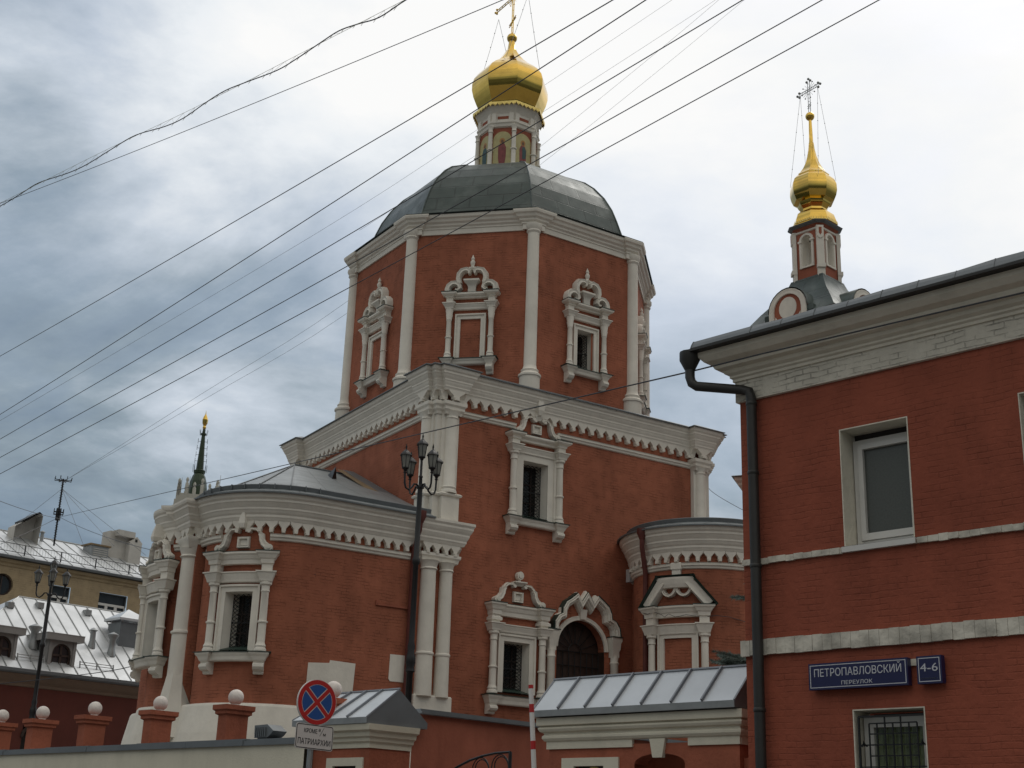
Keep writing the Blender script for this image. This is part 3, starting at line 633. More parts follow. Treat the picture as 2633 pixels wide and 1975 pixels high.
FW = bent(APX, APY, APR, -49.5)                # the apse window on the rounded corner
FWL = bent(LX, LY, LRR, -88.0); FW2 = bent(-4.45, LY, 2.2, -88.0)              # the window of the middle lobe
AW = dict(ow=0.385, oz0=6.08, oz1=7.62)
g = G()
# straight part, rounded part with its window, the middle lobe with its window, far side
g.wall(face(0, -0.25), -3.85, 0.0, FLOOR, APZ1)
half1 = APR * R(49.5)
g.wall(FW, -(APR * R(40.5)), half1, FLOOR, APZ1, holes=[(-AW['ow'], AW['ow'], AW['oz0'], AW['oz1'])], step=0.15, u0=-6)
h0, h1 = LRR * R(217 - 270 - 0 - 2), LRR * R(233 - 180 - 2)
g.wall(FWL, h0, h1, FLOOR, APZ1, holes=[(-AW['ow'], AW['ow'], AW['oz0'], AW['oz1'])], step=0.25, u0=-12)
g.sweep([(0, 7.95)] + mir(arc1) + [(-6.02, 4.85)], [(0, FLOOR), (0, APZ1)], caps=False)
g.box(ID, -6.15, -5.9, 2.2, 2.9, FLOOR, APZ1)
g.obj('apse_wall', 'red', church)
g = G(); g.sweep(apse_wall, [(0.5, FLOOR), (0.30, 4.0), (0.16, 4.68), (0.12, 4.74), (0.0, 4.76)]); g.obj('plinth', 'white', church)
AC = [(0.02, 9.52), (0.14, 9.52), (0.17, 9.58), (0.19, 9.61), (0.19, 9.67), (0.23, 9.72), (0.27, 9.80), (0.28, 9.80), (0.28, 9.85), (0.32, 9.91), (0.37, 9.99), (0.38, 9.99), (0.38, 10.05), (0.43, 10.10), (0.45, 10.16), (0.45, 10.22), (-0.1, 10.22)]
ACB = [(0.02, 9.56), (0.12, 9.56), (0.15, 9.63), (0.17, 9.66), (0.17, 9.71), (0.20, 9.77), (0.23, 9.84), (0.23, 9.89), (0.27, 9.95), (0.31, 10.03), (0.31, 10.09), (0.35, 10.15), (0.35, 10.22), (-0.1, 10.22)]
g = G(); bi = len(apse_corn) - 3
lobc = lob[3:-1] + [(-6.02, 2.85), (-6.30, 2.85)]
ACL = [(o * 0.75 if o > 0 else o, z) for o, z in AC]
g.sweep(lobc, ACL); teeth(g, lobc, 9.58, 9.46, 9.34, 9.26, 0.11, per=0.29)
g.sweep(apse_corn[:bi], AC); teeth(g, apse_corn[:bi], 9.58, 9.46, 9.34, 9.26, 0.13, per=0.31)
blk = [(-0.55, 0.0), (-0.55, -0.38), (0.66, -0.38), (0.66, 0.0)]
g.sweep(blk, ACB); teeth(g, blk, 9.62, 9.50, 9.38, 9.30, 0.11, per=0.30)
for Fx in (FW, FW2): g.cap(Fx, -0.06, 0.06, [(0.0, 9.30), (0.03, 9.42), (0.0, 9.6), (-0.05, 9.80)], 0.26)
g.obj('apse_cornice', 'white', church)
g = G(); AST = [(0.0, 9.00), (0.05, 9.02), (0.06, 9.07), (0.10, 9.10), (0.10, 9.16), (0.12, 9.18), (0.0, 9.20)]
def fpath(Fx, a, b, n): return [tuple(Fx(a + (b - a) * i / n, 0, 0))[:2] for i in range(n + 1)]
for q_ in (lob[:4], fpath(FWL, 0.55, h1, 8) + [(-6.02, 2.85)], [(-6.0, 2.25)] + fpath(FW, -APR * R(39), -0.70, 5), fpath(FW, 0.70, half1, 8) + [(-0.55, -0.25)]):
    g = G(); g.sweep(q_, AST); g.obj('string_course', 'white', church)
# twin columns under the block
g = G(); g.box(ID, -0.55, 0.60, -0.26, 0.1, 5.0, 9.3, m=1)
g.cap(face(0, 0), -0.50, 0.60, [(0.0, 9.02), (0.04, 9.05), (0.06, 9.14), (0.10, 9.19), (0.10, 9.27), (0.0, 9.29)], 0.40)
g.cap(face(0, 0), -0.55, 0.62, [(0.04, FLOOR), (0.02, 5.30), (0.0, 5.34)], 0.40)
root = g.obj('corner_block', ['white', 'red'], church)
for x, r in ((-0.26, 0.235), (0.32, 0.20)):
    c = G(); c.lathe(ID, x, -0.34, [(r * 1.1, 5.30), (r * 1.06, 5.6), (r * 1.02, 6.40), (r * 1.14, 6.43), (r * 1.14, 6.47), (r, 6.5), (r * 0.92, 8.78), (r * 1.1, 8.81), (r * 0.95, 8.86), (r * 1.1, 8.98), (r * 1.3, 9.04)], 18); c.obj('column', 'white', root)
# engaged columns between the lobes, with flared buttress feet
for yk in (2.55,):
    c = G(); r = 0.27
    c.lathe(ID, -6.17, yk, [(r * 1.10, 5.3), (r * 1.06, 6.62), (r * 1.22, 6.65), (r * 1.22, 6.70), (r, 6.73), (r * 0.92, 8.70), (r * 1.15, 8.75), (r * 1.0, 8.80), (r * 1.25, 8.98)], 18)
    c.lathe(ID, -6.17, yk, [(r * 2.4, 3.9), (r * 1.75, 4.75), (r * 1.28, 5.35), (r * 1.10, 5.62), (r * 1.0, 5.64)], 8, smooth=False)
    c.cap(face(-6.02, yk, -90), -0.30, 0.30, [(0.0, 8.96), (0.04, 9.02), (0.06, 9.12), (0.10, 9.18), (0.10, 9.27), (0.0, 9.29)], 0.34)
    c.obj('engaged_column', 'white', church)
apw = dict(fw=0.19, cxl=0.715, cr=0.10, cz0=6.06, cz1=7.86, e1=(7.86, 8.14), e2=(8.34, 8.66), sill=(5.80, 6.02, 0.36), br=5.48, nx=6)
window(FW, 0.0, AW['ow'], AW['oz0'], AW['oz1'], ped=lambda g, F: ped_scroll(g, F, 0, 8.70, 0.70, 0.70, key=False), label='broad window on the rounded apse corner', **apw)
window(FW2, 0.0, AW['ow'], AW['oz0'], AW['oz1'], ped=lambda g, F: ped_scroll(g, F, 0, 8.70, 0.70, 0.70, key=False), label='window of the middle apse, seen almost edge-on', **apw)
# whitewashed patches and a ledge on the apse wall
FA = face(0, -0.25)
g = G(); g.extr(FA, [(-3.72, 4.78), (-3.70, 5.885), (-3.09, 5.93), (-3.075, 6.006), (-2.32, 5.985), (-2.36, 5.05), (-2.36, 4.78)], -0.01, 0.018)
g.obj('whitewash_patch', 'white', church)
g = G(); g.extr(FA, [(-1.29, 5.68), (-1.28, 6.343), (-0.80, 6.348), (-0.79, 5.622), (-1.24, 5.62)], -0.01, 0.018); g.obj('whitewash_patch', 'white', church)
g = G(); g.box(FA, -1.80, -0.60, -0.01, 0.05, 7.62, 7.68); g.box(FA, -1.83, -1.77, -0.01, 0.05, 7.62, 7.76); g.obj('ledge', 'redplain', church)
# apse roof: fan from the eave to a short ridge
eave = [p for p in apse_corn[:bi]]
def off_path(path, o):
    P = [Vector(p) for p in path]; res = []
    for i in range(len(P)):
        t1 = (P[i] - P[i - 1]).normalized() if i else (P[1] - P[0]).normalized(); t2 = (P[i + 1] - P[i]).normalized() if i < len(P) - 1 else t1
        n1 = Vector((t1.y, -t1.x)); nm = (n1 + Vector((t2.y, -t2.x))).normalized(); k = nm / max(0.35, nm.dot(n1)); res.append((P[i].x + k.x * o, P[i].y + k.y * o))
    return res
smooth_eave = [(0, 7.6)] + [(x + 0.35, y - 0.35) for x, y in mir(arc1)] + arc1 + [(-0.35, -0.25)]
e1_ = off_path(smooth_eave, 0.50); e0_ = off_path(smooth_eave, 0.18)
rd = lambda p: (max(-2.1, min(0.0, p[0] + 1.2)), 5.35)
g = G(); n = len(e1_)
za_, zb_ = 10.23, 10.385
A = [Vector((x, y, za_)) for x, y in e1_]; B = [Vector((x, y, zb_)) for x, y in e0_]; C_ = [Vector((*rd(p), 12.72)) for p in e0_]
ln = [0.0]
for i in range(1, n): ln.append(ln[-1] + (B[i] - B[i - 1]).length)
for i in range(n - 1):
    g.add([A[i], A[i + 1], B[i + 1], B[i]], [(0, 1, 2, 3)], 0, [[(ln[i] + 0.5, 0.3), (ln[i + 1] + 0.5, 0.3), (ln[i + 1] + 0.5, 0.9), (ln[i] + 0.5, 0.9)]])
    q = (C_[i] - C_[i + 1]).length; sl = 5.6
    g.add([B[i], B[i + 1], C_[i + 1], C_[i]] if q > 1e-4 else [B[i], B[i + 1], C_[i]], [(0, 1, 2, 3)] if q > 1e-4 else [(0, 1, 2)], 0,
          [[(0.1, ln[i]), (0.1, ln[i + 1]), (sl, ln[i + 1]), (sl, ln[i])]] if q > 1e-4 else [[(0.1, ln[i]), (0.1, ln[i + 1]), (sl, ln[i])]])
root = g.obj('apse_roof', 'greyroof', church)
g = G(); g.sweep(e1_, [(-0.02, za_ - 0.03), (0.03, za_ - 0.03), (0.03, za_ + 0.012), (-0.03, za_ + 0.012)])
gp = off_path(smooth_eave, 0.13); g.sweep(gp, [(0.07, 10.375), (0.11, 10.485), (0.09, 10.505), (0.0, 10.41)])
for i in range(2, n - 1, 2): 
    q = (Vector(gp[i]) - Vector(gp[i - 1])).normalized(); g.box(lambda x, d, z, i=i, q=q: Vector((gp[i][0] + q.x * x + q.y * d, gp[i][1] + q.y * x - q.x * d, z)), -0.012, 0.012, 0.05, 0.13, 10.375, 10.512)
g.obj('gutter', 'darkzinc', root)
g = G(); s1 = Vector((-0.02, 0.25, 10.42)); s2 = Vector((-0.02, 5.3, 12.80))
for xo, wd, zz2 in ((0, 0.30, 0.06),): g.add([s1 + Vector((0, 0, .1)), s2 + Vector((0, 0, .06)), s2 + Vector((-0.42, 0.0, 0.06)), s1 + Vector((-0.62, 0.0, 0.10))], [(0, 1, 2, 3)])
g.obj('roof_flashing', 'darkzinc', root)
g = G(); g.add([s1 + Vector((-0.62, -0.1, .085)), s2 + Vector((-0.42, 0.0, .045)), s2 + Vector((-0.62, 0.0, 0.035)), s1 + Vector((-1.05, -0.1, 0.05))], [(0, 1, 2, 3)]); g.obj('rusty_valley', 'rust', root)
g = G(); 
for i in list(range(4, n - 2, 5)): g.tube([B[i] + Vector((0, 0, .015)), C_[i] + Vector((0, 0, .015))], 0.022, 4)
g.tube([Vector((-2.1, 5.35, 12.74)), Vector((0, 5.35, 12.74))], 0.035, 5); g.obj('seam', 'darkzinc', root)
g = G(); g.add([(-1.62, 3.55, 11.98), (-1.35, 3.75, 11.98), (-1.48, 3.62, 12.42), (-1.40, 4.35, 12.30)], [(0, 1, 2), (0, 2, 3), (1, 3, 2), (0, 3, 1)]); g.obj('roof_vent', 'iron', root)

# chapel with a rounded end on the right face --------------------------------------------------------------
CX, CY, CRR = 8.78, -1.80, 2.20
carc = [(CX + CRR * math.cos(R(a)), CY + CRR * math.sin(R(a))) for a in range(130, 271, 5)]
cpth = [(7.36, 0.05)] + carc + [(16.5, CY - CRR)]
FT = bent(CX, CY, CRR, -70.7)
g = G(); g.sweep(cpth, [(0, FLOOR), (0, 10.3)], caps=False); g.obj('chapel_wall', 'red', church)
dz = 0.40
g = G(); g.sweep(cpth, [(o, z + dz) for o, z in AC]); teeth(g, cpth, 9.58 + dz, 9.46 + dz, 9.34 + dz, 9.26 + dz, 0.13, per=0.31); g.obj('chapel_cornice', 'white', church)
g = G(); g.sweep(cpth, [(o, z + dz) for o, z in AST]); g.obj('string_course', 'white', church)
g = G(); e1c = off_path(cpth, 0.50); zc = 10.23 + dz
ap = Vector((11.5, 0.0, 12.1)); A0 = [Vector((x, y, zc)) for x, y in e1c]; B = [Vector((x, y, zc + 0.155)) for x, y in off_path(cpth, 0.18)]
for i in range(len(B) - 1): g.add([A0[i], A0[i + 1], B[i + 1], B[i]], [(0, 1, 2, 3)])
for i in range(len(B) - 1):
    tgt = lambda p: Vector((max(9.2, min(16.5, p.x)), 0.0, 11.75 - max(0, p.x - 11) * 0.02))
    a, b = tgt(B[i]), tgt(B[i + 1])
    g.add([B[i], B[i + 1], b, a] if (a - b).length > 1e-3 else [B[i], B[i + 1], a], [(0, 1, 2, 3)] if (a - b).length > 1e-3 else [(0, 1, 2)])
root = g.obj('chapel_roof', 'greyroof', church)
g = G(); g.sweep(e1c, [(-0.02, zc - 0.03), (0.03, zc - 0.03), (0.03, zc + 0.012), (-0.03, zc + 0.012)])
gpc = off_path(cpth, 0.13); g.sweep(gpc[2:], [(0.07, zc + 0.145), (0.11, zc + 0.255), (0.09, zc + 0.275), (0.0, zc + 0.17)]); g.obj('gutter', 'darkzinc', root)
def ped_trap(g, F):
    z = 8.34; c = 0.29
    g.stroke(F, [(c - 0.94, z), (c - 0.40, z + 0.68)], 0.30, 0, 0.26, crown=0.25); g.stroke(F, [(c + 0.94, z), (c + 0.40, z + 0.68)], 0.30, 0, 0.26, crown=0.25)
    g.cap(F, c - 0.47, c + 0.47, [(0.0, z + 0.50), (0.03, z + 0.60), (0.06, z + 0.74), (0.06, z + 0.80)], 0.20, nx=4)
    for s in (-1, 1): g.stroke(F, [(c + s * 0.22 + 0.20 * math.cos(R(a)), z + 0.52 + 0.24 * math.sin(R(a))) for a in range(170, 371, 20)], 0.10, 0, 0.16)
    g.cap(F, c - 0.13, c + 0.13, [(0, z + 0.80), (0.0, z + 1.02), (0.03, z + 1.06), (0.03, z + 1.22), (0, z + 1.26)], 0.10)
FTc = lambda x, d, z: FT(x, d, z)
tw_ = window(FT, 0.29, 0.43, 4.0, 7.38, 0.19, 0.80, 0.105, 5.2, 7.48, (7.48, 7.78), (7.98, 8.30), (3.7, 3.9, 0.3), 3.4, ped_trap, kind='blind', nx=6, label='blind window with trapezoid pediment on the rounded chapel')
g = G(); c = 0.29; z = 8.34
g.stroke(FT, [(c - 1.14, z - 0.02), (c - 0.48, z + 0.86)], 0.05, 0, 0.34, crown=0.1); g.stroke(FT, [(c + 1.14, z - 0.02), (c + 0.48, z + 0.86)], 0.05, 0, 0.34, crown=0.1); g.stroke(FT, [(c - 0.55, z + 0.85), (c + 0.55, z + 0.85)], 0.04, 0, 0.34, crown=0.1)
g.obj('flashing', 'greentrim', tw_)
# downpipes
g = G(); a = FT(-0.62, 0.42, 0); 
g.lathe(lambda x, d, zz: Vector((a.x + x, a.y + d, zz)), 0, 0, [(0.16, 10.68), (0.16, 10.54), (0.075, 10.34)], 10)
b = FT(-0.80, 0.12, 0)
g.tube([(a.x, a.y, 10.36), (a.x, a.y, 10.12), (b.x, b.y, 9.42), (b.x, b.y, 9.0), (b.x, b.y, FLOOR)], 0.075, 8); g.obj('downpipe', 'redpipe', church)
g = G(); g.lathe(ID, -0.80, -0.70, [(0.15, 10.34), (0.15, 10.18), (0.07, 10.0)], 10); g.tube([(-0.80, -0.70, 10.02), (-0.80, -0.68, 9.8), (-0.80, -0.36, 9.3), (-0.83, -0.36, FLOOR)], 0.06, 8); g.obj('downpipe', 'redpipe', church)

# octagon ------------------------------------------------------------------------------------------------
KS = 0.983; zk = lambda z: 1.6 + KS * (z - 1.6)
OX, OY = 5.53, 5.37; RO = 5.497 * KS; APO = RO * math.cos(R(22.5)); HS = RO * math.sin(R(22.5))
def ov(k, r=RO): a = R(22.5 + 45 * k); return (OX + r * math.cos(a), OY + r * math.sin(a))
def oface(ang): a = R(ang); return face(OX + APO * math.sin(a), OY - APO * math.cos(a), ang)
OW = dict(ow=0.34, oz0=zk(16.50), oz1=zk(17.90))
z0o, z1o = 14.9, zk(21.75); g = G()
for i, ang in enumerate((0, -45, -90, 45, 90, 135, 180, 225)):
    holes = [(-OW['ow'], OW['ow'], OW['oz0'], OW['oz1'])] if ang in (0, 45) else []
    g.wall(oface(ang), -HS, HS, z0o, z1o, holes=holes, u0=i * 7.3)
g.obj('octagon_wall', 'red', church)
op = []
for k in range(8):                                        # plan with a small break forward at each column
    v = Vector(ov(k)); p = Vector(ov(k - 1)); n_ = Vector(ov(k + 1)); t1 = (v - p).normalized(); t2 = (n_ - v).normalized()
    n1 = Vector((t1.y, -t1.x)); n2 = Vector((t2.y, -t2.x)); e_ = 0.30; b = 0.09
    c1 = v - t1 * e_; c2 = v + t2 * e_; nm = (n1 + n2).normalized() / (n1 + n2).normalized().dot(n1)
    op += [tuple(c1), tuple(c1 + n1 * b), tuple(v + nm * b), tuple(c2 + n2 * b), tuple(c2)]
OC = [(0.0, zk(21.03)), (0.05, zk(21.03)), (0.05, zk(21.20)), (0.08, zk(21.22)), (0.08, zk(21.27)), (0.14, zk(21.32)), (0.15, zk(21.38)), (0.22, zk(21.43)), (0.25, zk(21.51)), (0.31, zk(21.55)), (0.33, zk(21.62)), (0.33, zk(21.66)), (-0.2, zk(21.67))]
g = G(); g.sweep(op, OC, closed=True)
for k in range(8):                                          # column capitals in the frieze
    x, y = ov(k, RO + 0.0); g.lathe(ID, x, y, [(0.19, zk(20.88)), (0.24, zk(20.95)), (0.22, zk(21.0)), (0.28, zk(21.10)), (0.28, zk(21.2))], 14)
g.obj('octagon_cornice', 'white', church)
for k in range(8):
    x, y = ov(k); c = G()
    c.lathe(ID, x, y, [(0.33, 14.9), (0.33, zk(15.78)), (0.37, zk(15.80)), (0.37, zk(15.86)), (0.27, zk(15.95)), (0.29, zk(16.02)), (0.23, zk(16.08)), (0.205, zk(16.2)), (0.19, zk(20.9))], 18); c.obj('octagon_column', 'white', church)
    if k in (4, 5, 6): pass
def owin(ang, kind, label=None):
    return window(oface(ang), 0.08, OW['ow'], OW['oz0'], OW['oz1'], 0.17, 0.70, 0.088, zk(16.50), zk(18.22), (zk(18.22), zk(18.43)), (zk(18.62), zk(18.79)), (zk(16.28), zk(16.46), 0.32), zk(15.94),
           lambda g, F: ped_baroque(g, F, 0.08, zk(18.81), 0.92), kind=kind, fancy=True, label=label, dk=0.12)
owin(0, 'grille', 'octagon window with dark lattice pane'); owin(-45, 'blind', 'blind octagon window filled with red brick'); owin(-90, 'blind', 'narrow-looking blind octagon window on the left facet'); owin(45, 'grille', 'octagon window seen edge-on at the right')

# green dome roof
RP = [(RO + 0.40, zk(21.67)), (RO + 0.42, zk(21.70)), (RO + 0.05, zk(21.82)), (5.02, 21.68), (4.92, 21.95), (4.78, 22.35), (4.58, 22.85), (4.27, 23.38), (3.85, 23.88), (3.45, 24.22), (2.6, 24.68), (1.05, 25.10)]
g = G()
for k in range(8):
    a0, a1 = R(22.5 + 45 * k), R(67.5 + 45 * k); dist = 0.0
    for i in range(len(RP) - 1):
        (r0, z0), (r1, z1) = RP[i], RP[i + 1]; d2 = dist + math.hypot(r1 - r0, z1 - z0)
        q = [Vector((OX + r * math.cos(a), OY + r * math.sin(a), z)) for r, a, z in ((r0, a0, z0), (r0, a1, z0), (r1, a1, z1), (r1, a0, z1))]
        h = 0.38; g.add(q, [(0, 1, 2, 3)], 0, [[(-r0 * h + k * 9.7, dist), (r0 * h + k * 9.7, dist), (r1 * h + k * 9.7, d2), (-r1 * h + k * 9.7, d2)]], smooth=i > 2); dist = d2
root = g.obj('dome_roof', 'green', church)
g = G()
for k in range(8): g.tube([Vector((OX + r * math.cos(R(22.5 + 45 * k)), OY + r * math.sin(R(22.5 + 45 * k)), z + 0.01)) for r, z in RP[2:]], 0.03, 5)
g.obj('seam', 'green', root)

# lantern with painted icons
zl = zk; LR = 1.10; LAP = LR * math.cos(R(22.5)); LHS = LR * math.sin(R(22.5))
def lface(k): a = 45.0 * k; return face(OX + LAP * math.sin(R(a)), OY - LAP * math.cos(R(a)), a)
g = G(); z0l, z1l = zl(25.0), zl(28.35)
for k in range(8): g.wall(lface(k), -LHS, LHS, z0l, z1l, m=0)
root = g.obj('lantern', ['redplain'], church)
lp = [(OX + LR * math.cos(R(22.5 + 45 * k)), OY + LR * math.sin(R(22.5 + 45 * k))) for k in range(8)]
g = G(); g.sweep(lp, [(0.0, zl(27.36)), (0.06, zl(27.40)), (0.08, zl(27.50)), (0.12, zl(27.54)), (0.12, zl(27.60)), (0.03, zl(27.62)), (0.03, zl(27.95)), (0.06, zl(28.0)), (0.12, zl(28.10)), (0.20, zl(28.22)), (0.20, zl(28.30)), (-0.3, zl(28.31))], closed=True)
g_ = G(); g_.sweep(lp, [(0.10, zl(25.0)), (0.10, zl(25.35)), (0.0, zl(25.40))], closed=True); g_.obj('lantern_base', 'white', root)
for k in range(8):
    Fk = lface(k); g.box(Fk, -LHS * 0.98, -LHS * 0.98 + 0.16, 0, 0.10, zl(27.60), zl(27.95)); g.box(Fk, LHS * 0.98 - 0.16, LHS * 0.98, 0, 0.10, zl(27.60), zl(27.95))
g.obj('lantern_cornice', 'white', root)
for k in range(8): g = G(); g.box(lface(k), -0.21, 0.21, 0.0, 0.037, zl(27.72), zl(27.84)); g.obj('frieze_panel', 'redplain', root)
for k in range(8):
    x, y = lp[k]; x = OX + (x - OX) * 1.06; y = OY + (y - OY) * 1.06; c = G(); r = 0.085
    c.lathe(ID, x, y, [(0.24, zl(25.38)), (0.22, zl(25.52)), (0.14, zl(25.70)), (r * 1.1, zl(25.76)), (r, zl(25.85)), (r, zl(26.36)), (r * 1.45, zl(26.38)), (r * 1.45, zl(26.42)), (r, zl(26.44)), (r * .9, zl(27.12)), (r * 1.25, zl(27.14)), (r, zl(27.18)), (r, zl(27.28)), (r * 1.4, zl(27.38))], 12); c.obj('column', 'white', root)
    Fk = lface(k); ic = G(); hw = LHS - 0.075; zb, zt = zl(25.50), zl(27.20)
    def archp(h, b, t, n=10): return [(-h, b), (h, b), (h, t - h)] + [(h * math.cos(R(a)), t - h + h * math.sin(R(a))) for a in range(18, 180, 18)] + [(-h, t - h)]
    ic.extr(Fk, archp(hw, zb, zt), 0.002, 0.012, 0)
    ic.extr(Fk, [(-hw + .005, zb + .005), (hw - .005, zb + .005), (hw - .005, zb + 0.28), (-hw + .005, zb + 0.28)], 0.012, 0.016, 1)
    rb, rc = ((2, 3), (5, 5), (3, 2), (5, 3), (2, 5), (3, 5), (3, 3), (2, 2))[k]
    ic.extr(Fk, [(-0.09, zb + 0.20), (0.09, zb + 0.20), (0.15, zb + 0.60), (0.15, zb + 1.0), (0.08, zb + 1.16), (-0.08, zb + 1.16), (-0.15, zb + 1.0), (-0.14, zb + 0.55)], 0.016, 0.02, rb)
    ic.extr(Fk, [(-0.02, zb + 0.62), (0.13, zb + 0.66), (0.14, zb + 1.0), (0.07, zb + 1.13), (-0.03, zb + 1.1)], 0.02, 0.023, rc)
    ic.extr(Fk, [(0.105 * math.cos(R(a)), zb + 1.27 + 0.125 * math.sin(R(a))) for a in range(0, 360, 24)], 0.016, 0.019, 6)
    ic.extr(Fk, [(0.05 * math.cos(R(a)), zb + 1.25 + 0.075 * math.sin(R(a))) for a in range(0, 360, 30)], 0.019, 0.023, 4)
    ic.obj('icon', ['iconbg', 'icongreen', 'iconred', 'iconteal', 'iconface', 'iconpale', 'halo'], root)
# gilded onion
ON = [(1.42, 28.30), (1.42, 28.34), (1.18, 28.42), (1.22, 28.55), (1.33, 28.78), (1.45, 29.08), (1.52, 29.38), (1.52, 29.66), (1.45, 29.92), (1.29, 30.17), (1.06, 30.40), (0.80, 30.61), (0.58, 30.83), (0.41, 31.05), (0.285, 31.25), (0.21, 31.40)]
g = G(); FO = lambda x, d, z: Vector((OX + x, OY + d, zk(z)))
ONs = []
for i in range(len(ON) - 1):
    for t in range(3): ONs.append((ON[i][0] + (ON[i + 1][0] - ON[i][0]) * t / 3, ON[i][1] + (ON[i + 1][1] - ON[i][1]) * t / 3))
ONs.append(ON[-1]); ONs = [(r * KS, z) for r, z in ONs]
g.lathe(FO, 0, 0, ONs, 8, a0=22.5, a1=382.5, facet=True, smooth=True)
root = g.obj('onion_dome', 'gold', church)
g = G(); g.lathe(FO, 0, 0, [(0.20, 31.36), (0.17, 31.40), (0.12, 31.82)], 14); g.lathe(FO, 0, 0, [(max(1e-4, 0.205 * math.sin(math.pi * i / 10)), 31.99 - 0.205 * math.cos(math.pi * i / 10)) for i in range(11)], 16); g.obj('orb', 'gold', root)
g = G(); r8 = 1.43 * KS
sk = [(OX + r8 * math.cos(R(22.5 + 45 * k)), OY + r8 * math.sin(R(22.5 + 45 * k))) for k in range(8)]
for k in range(8):                                           # gilded lace round the foot of the onion
    a = Vector(sk[k]); b = Vector(sk[(k + 1) % 8]); t = (b - a).normalized(); L_ = (b - a).length; o = Vector((t.y, -t.x))
    for j in range(6):
        c = a + t * L_ * (j + .5) / 6; Fc = lambda x, d, z, c=c, t=t, o=o: Vector((c.x + t.x * x + o.x * d, c.y + t.y * x + o.y * d, z))
        h = L_ / 12; zt_ = zk(28.35); g.extr(Fc, [(-h, zt_), (-h, zt_ - 0.06), (-h * .55, zt_ - 0.14), (-h * .3, zt_ - 0.09), (0, zt_ - 0.20), (h * .3, zt_ - 0.09), (h * .55, zt_ - 0.14), (h, zt_ - 0.06), (h, zt_)], -0.008, 0.008)
g.obj('lace_trim', 'goldtrim', root)
def cross(g, cxy, z0, h, arm, bar_dir, rr=0.03):
    """openwork orthodox cross: post, main bar with trefoil ends, slanted foot bar, rays"""
    b = Vector(bar_dir); P = lambda u, z: Vector((cxy[0] + b.x * u, cxy[1] + b.y * u, z0 + z))
    for s in (-1, 1):
        g.tube([P(s * 0.05, 0), P(s * 0.05, h)], rr * .6, 5); g.tube([P(-arm, h * 0.72 + s * 0.05), P(arm, h * 0.72 + s * 0.05)], rr * .6, 5)
        g.tube([P(-0.22 * arm / 1.2, h * .20 + .24 * arm / 1.2 + s * .045), P(-.1 * arm / 1.2, h * .20 + .18 * arm / 1.2 + s * .045), P(.1 * arm / 1.2, h * .20 + .06 * arm / 1.2 + s * .045), P(.24 * arm / 1.2, h * .20 + s * .045)], rr * .6, 5)
    for k in range(9): g.tube([P(-0.05, h * k / 9), P(0.05, h * (k + .5) / 9)], rr * .45, 4)
    for k in range(-6, 7): g.tube([P(arm * k / 6, h * .72 - .05), P(arm * k / 6, h * .72 + .05)], rr * .45, 4)
    for u, z in ((-arm, h * .72), (arm, h * .72), (0, h)):
        for du, dz2 in ((0, 0.09), (0, -0.09), (0.10 if u >= 0 else -0.10, 0)) if u else ((-.09, 0), (.09, 0), (0, .1)): g.ball(P(u + du, z + dz2), 0.05, 8)
    for k in range(16):
        a = R(11 + 22.5 * k); r0, r1 = 0.13, 0.34; g.tube([P(r0 * math.cos(a), h * .72 + r0 * math.sin(a)), P(r1 * math.cos(a), h * .72 + r1 * math.sin(a))], rr * .3, 4); 
        if k % 2: g.ball(P(r1 * math.cos(a), h * .72 + r1 * math.sin(a)), 0.028, 6)
g = G(); cross(g, (OX, OY), zk(32.18), 2.35, 1.20, (0, 1), 0.034); g.obj('cross', 'gold', root)
g = G()
for s in (-1, 1):
    for q in ((-1.0, 0.85), (1.0, 0.85)): 
        a = Vector((OX, OY + s * 1.05, zk(33.45))); b = Vector((OX + q[0] * 0.78, OY + s * q[1] * 1.0, zk(30.40)))
        m_ = (a + b) / 2 + Vector((0, 0, -0.06)); g.tube([a, m_, b], 0.008, 4)
        for t in (.25, .5, .75): g.ball(a + (b - a) * t, 0.022, 6)
g.obj('chain', 'galv', root)
# small items fixed to the church
tag_ = G(); Fb = face(7.02, 0.0, -38)
g = G(); Fs = face(6.86, -0.30, 0); g.box(Fs, 0, 0.24, 0, 0.18, 9.36, 9.76); sp1 = g.obj('loudspeaker', 'speaker'); sp1.parent = None
sp1.matrix_world = Matrix.Translation(church.location) @ Matrix.Rotation(0.580073, 4, 'Z')
tag(sp1, 'small grey white loudspeaker box hung beside the chapel corner under the cornice', 'loudspeaker')

# ================================================================== RED HOUSE at the right (street frame: x along the wall, outward = -y)
STREET = (3.429, 18.0, 0.0); SANG = -0.7735724
house = thing('brick_house', 'red painted brick house with white cornice and downpipe on the right', 'house', STREET, SANG)
F = face(0, 0)
HX0, HX1, HD = -0.235, 14.0, 9.0
uw = (1.34, 2.30, 5.36, 6.92); lw = (1.34, 2.28, 1.55, 3.28); uw2 = (3.79, 4.80, 5.36, 6.93)
g = G(); g.wall(F, HX0, HX1, 0, 8.2, holes=[uw, lw, uw2]); g.wall(face(HX0, 0, -90), -HD, 0, 0, 8.2); g.wall(face(HX1, 0, 90), 0, HD, 0, 8.2); g.wall(face(HX1, HD, 180), 0, HX1 - HX0, 0, 8.2)
g.obj('wall', 'redhouse', house)
hp = [(HX0, HD), (HX0, 0), (HX1, 0), (HX1, HD)]
g = G(); g.sweep(hp, [(0.0, 7.62), (0.045, 7.625), (0.045, 7.93), (0.0, 7.932)]); g.obj('frieze', 'whitefrieze', house)
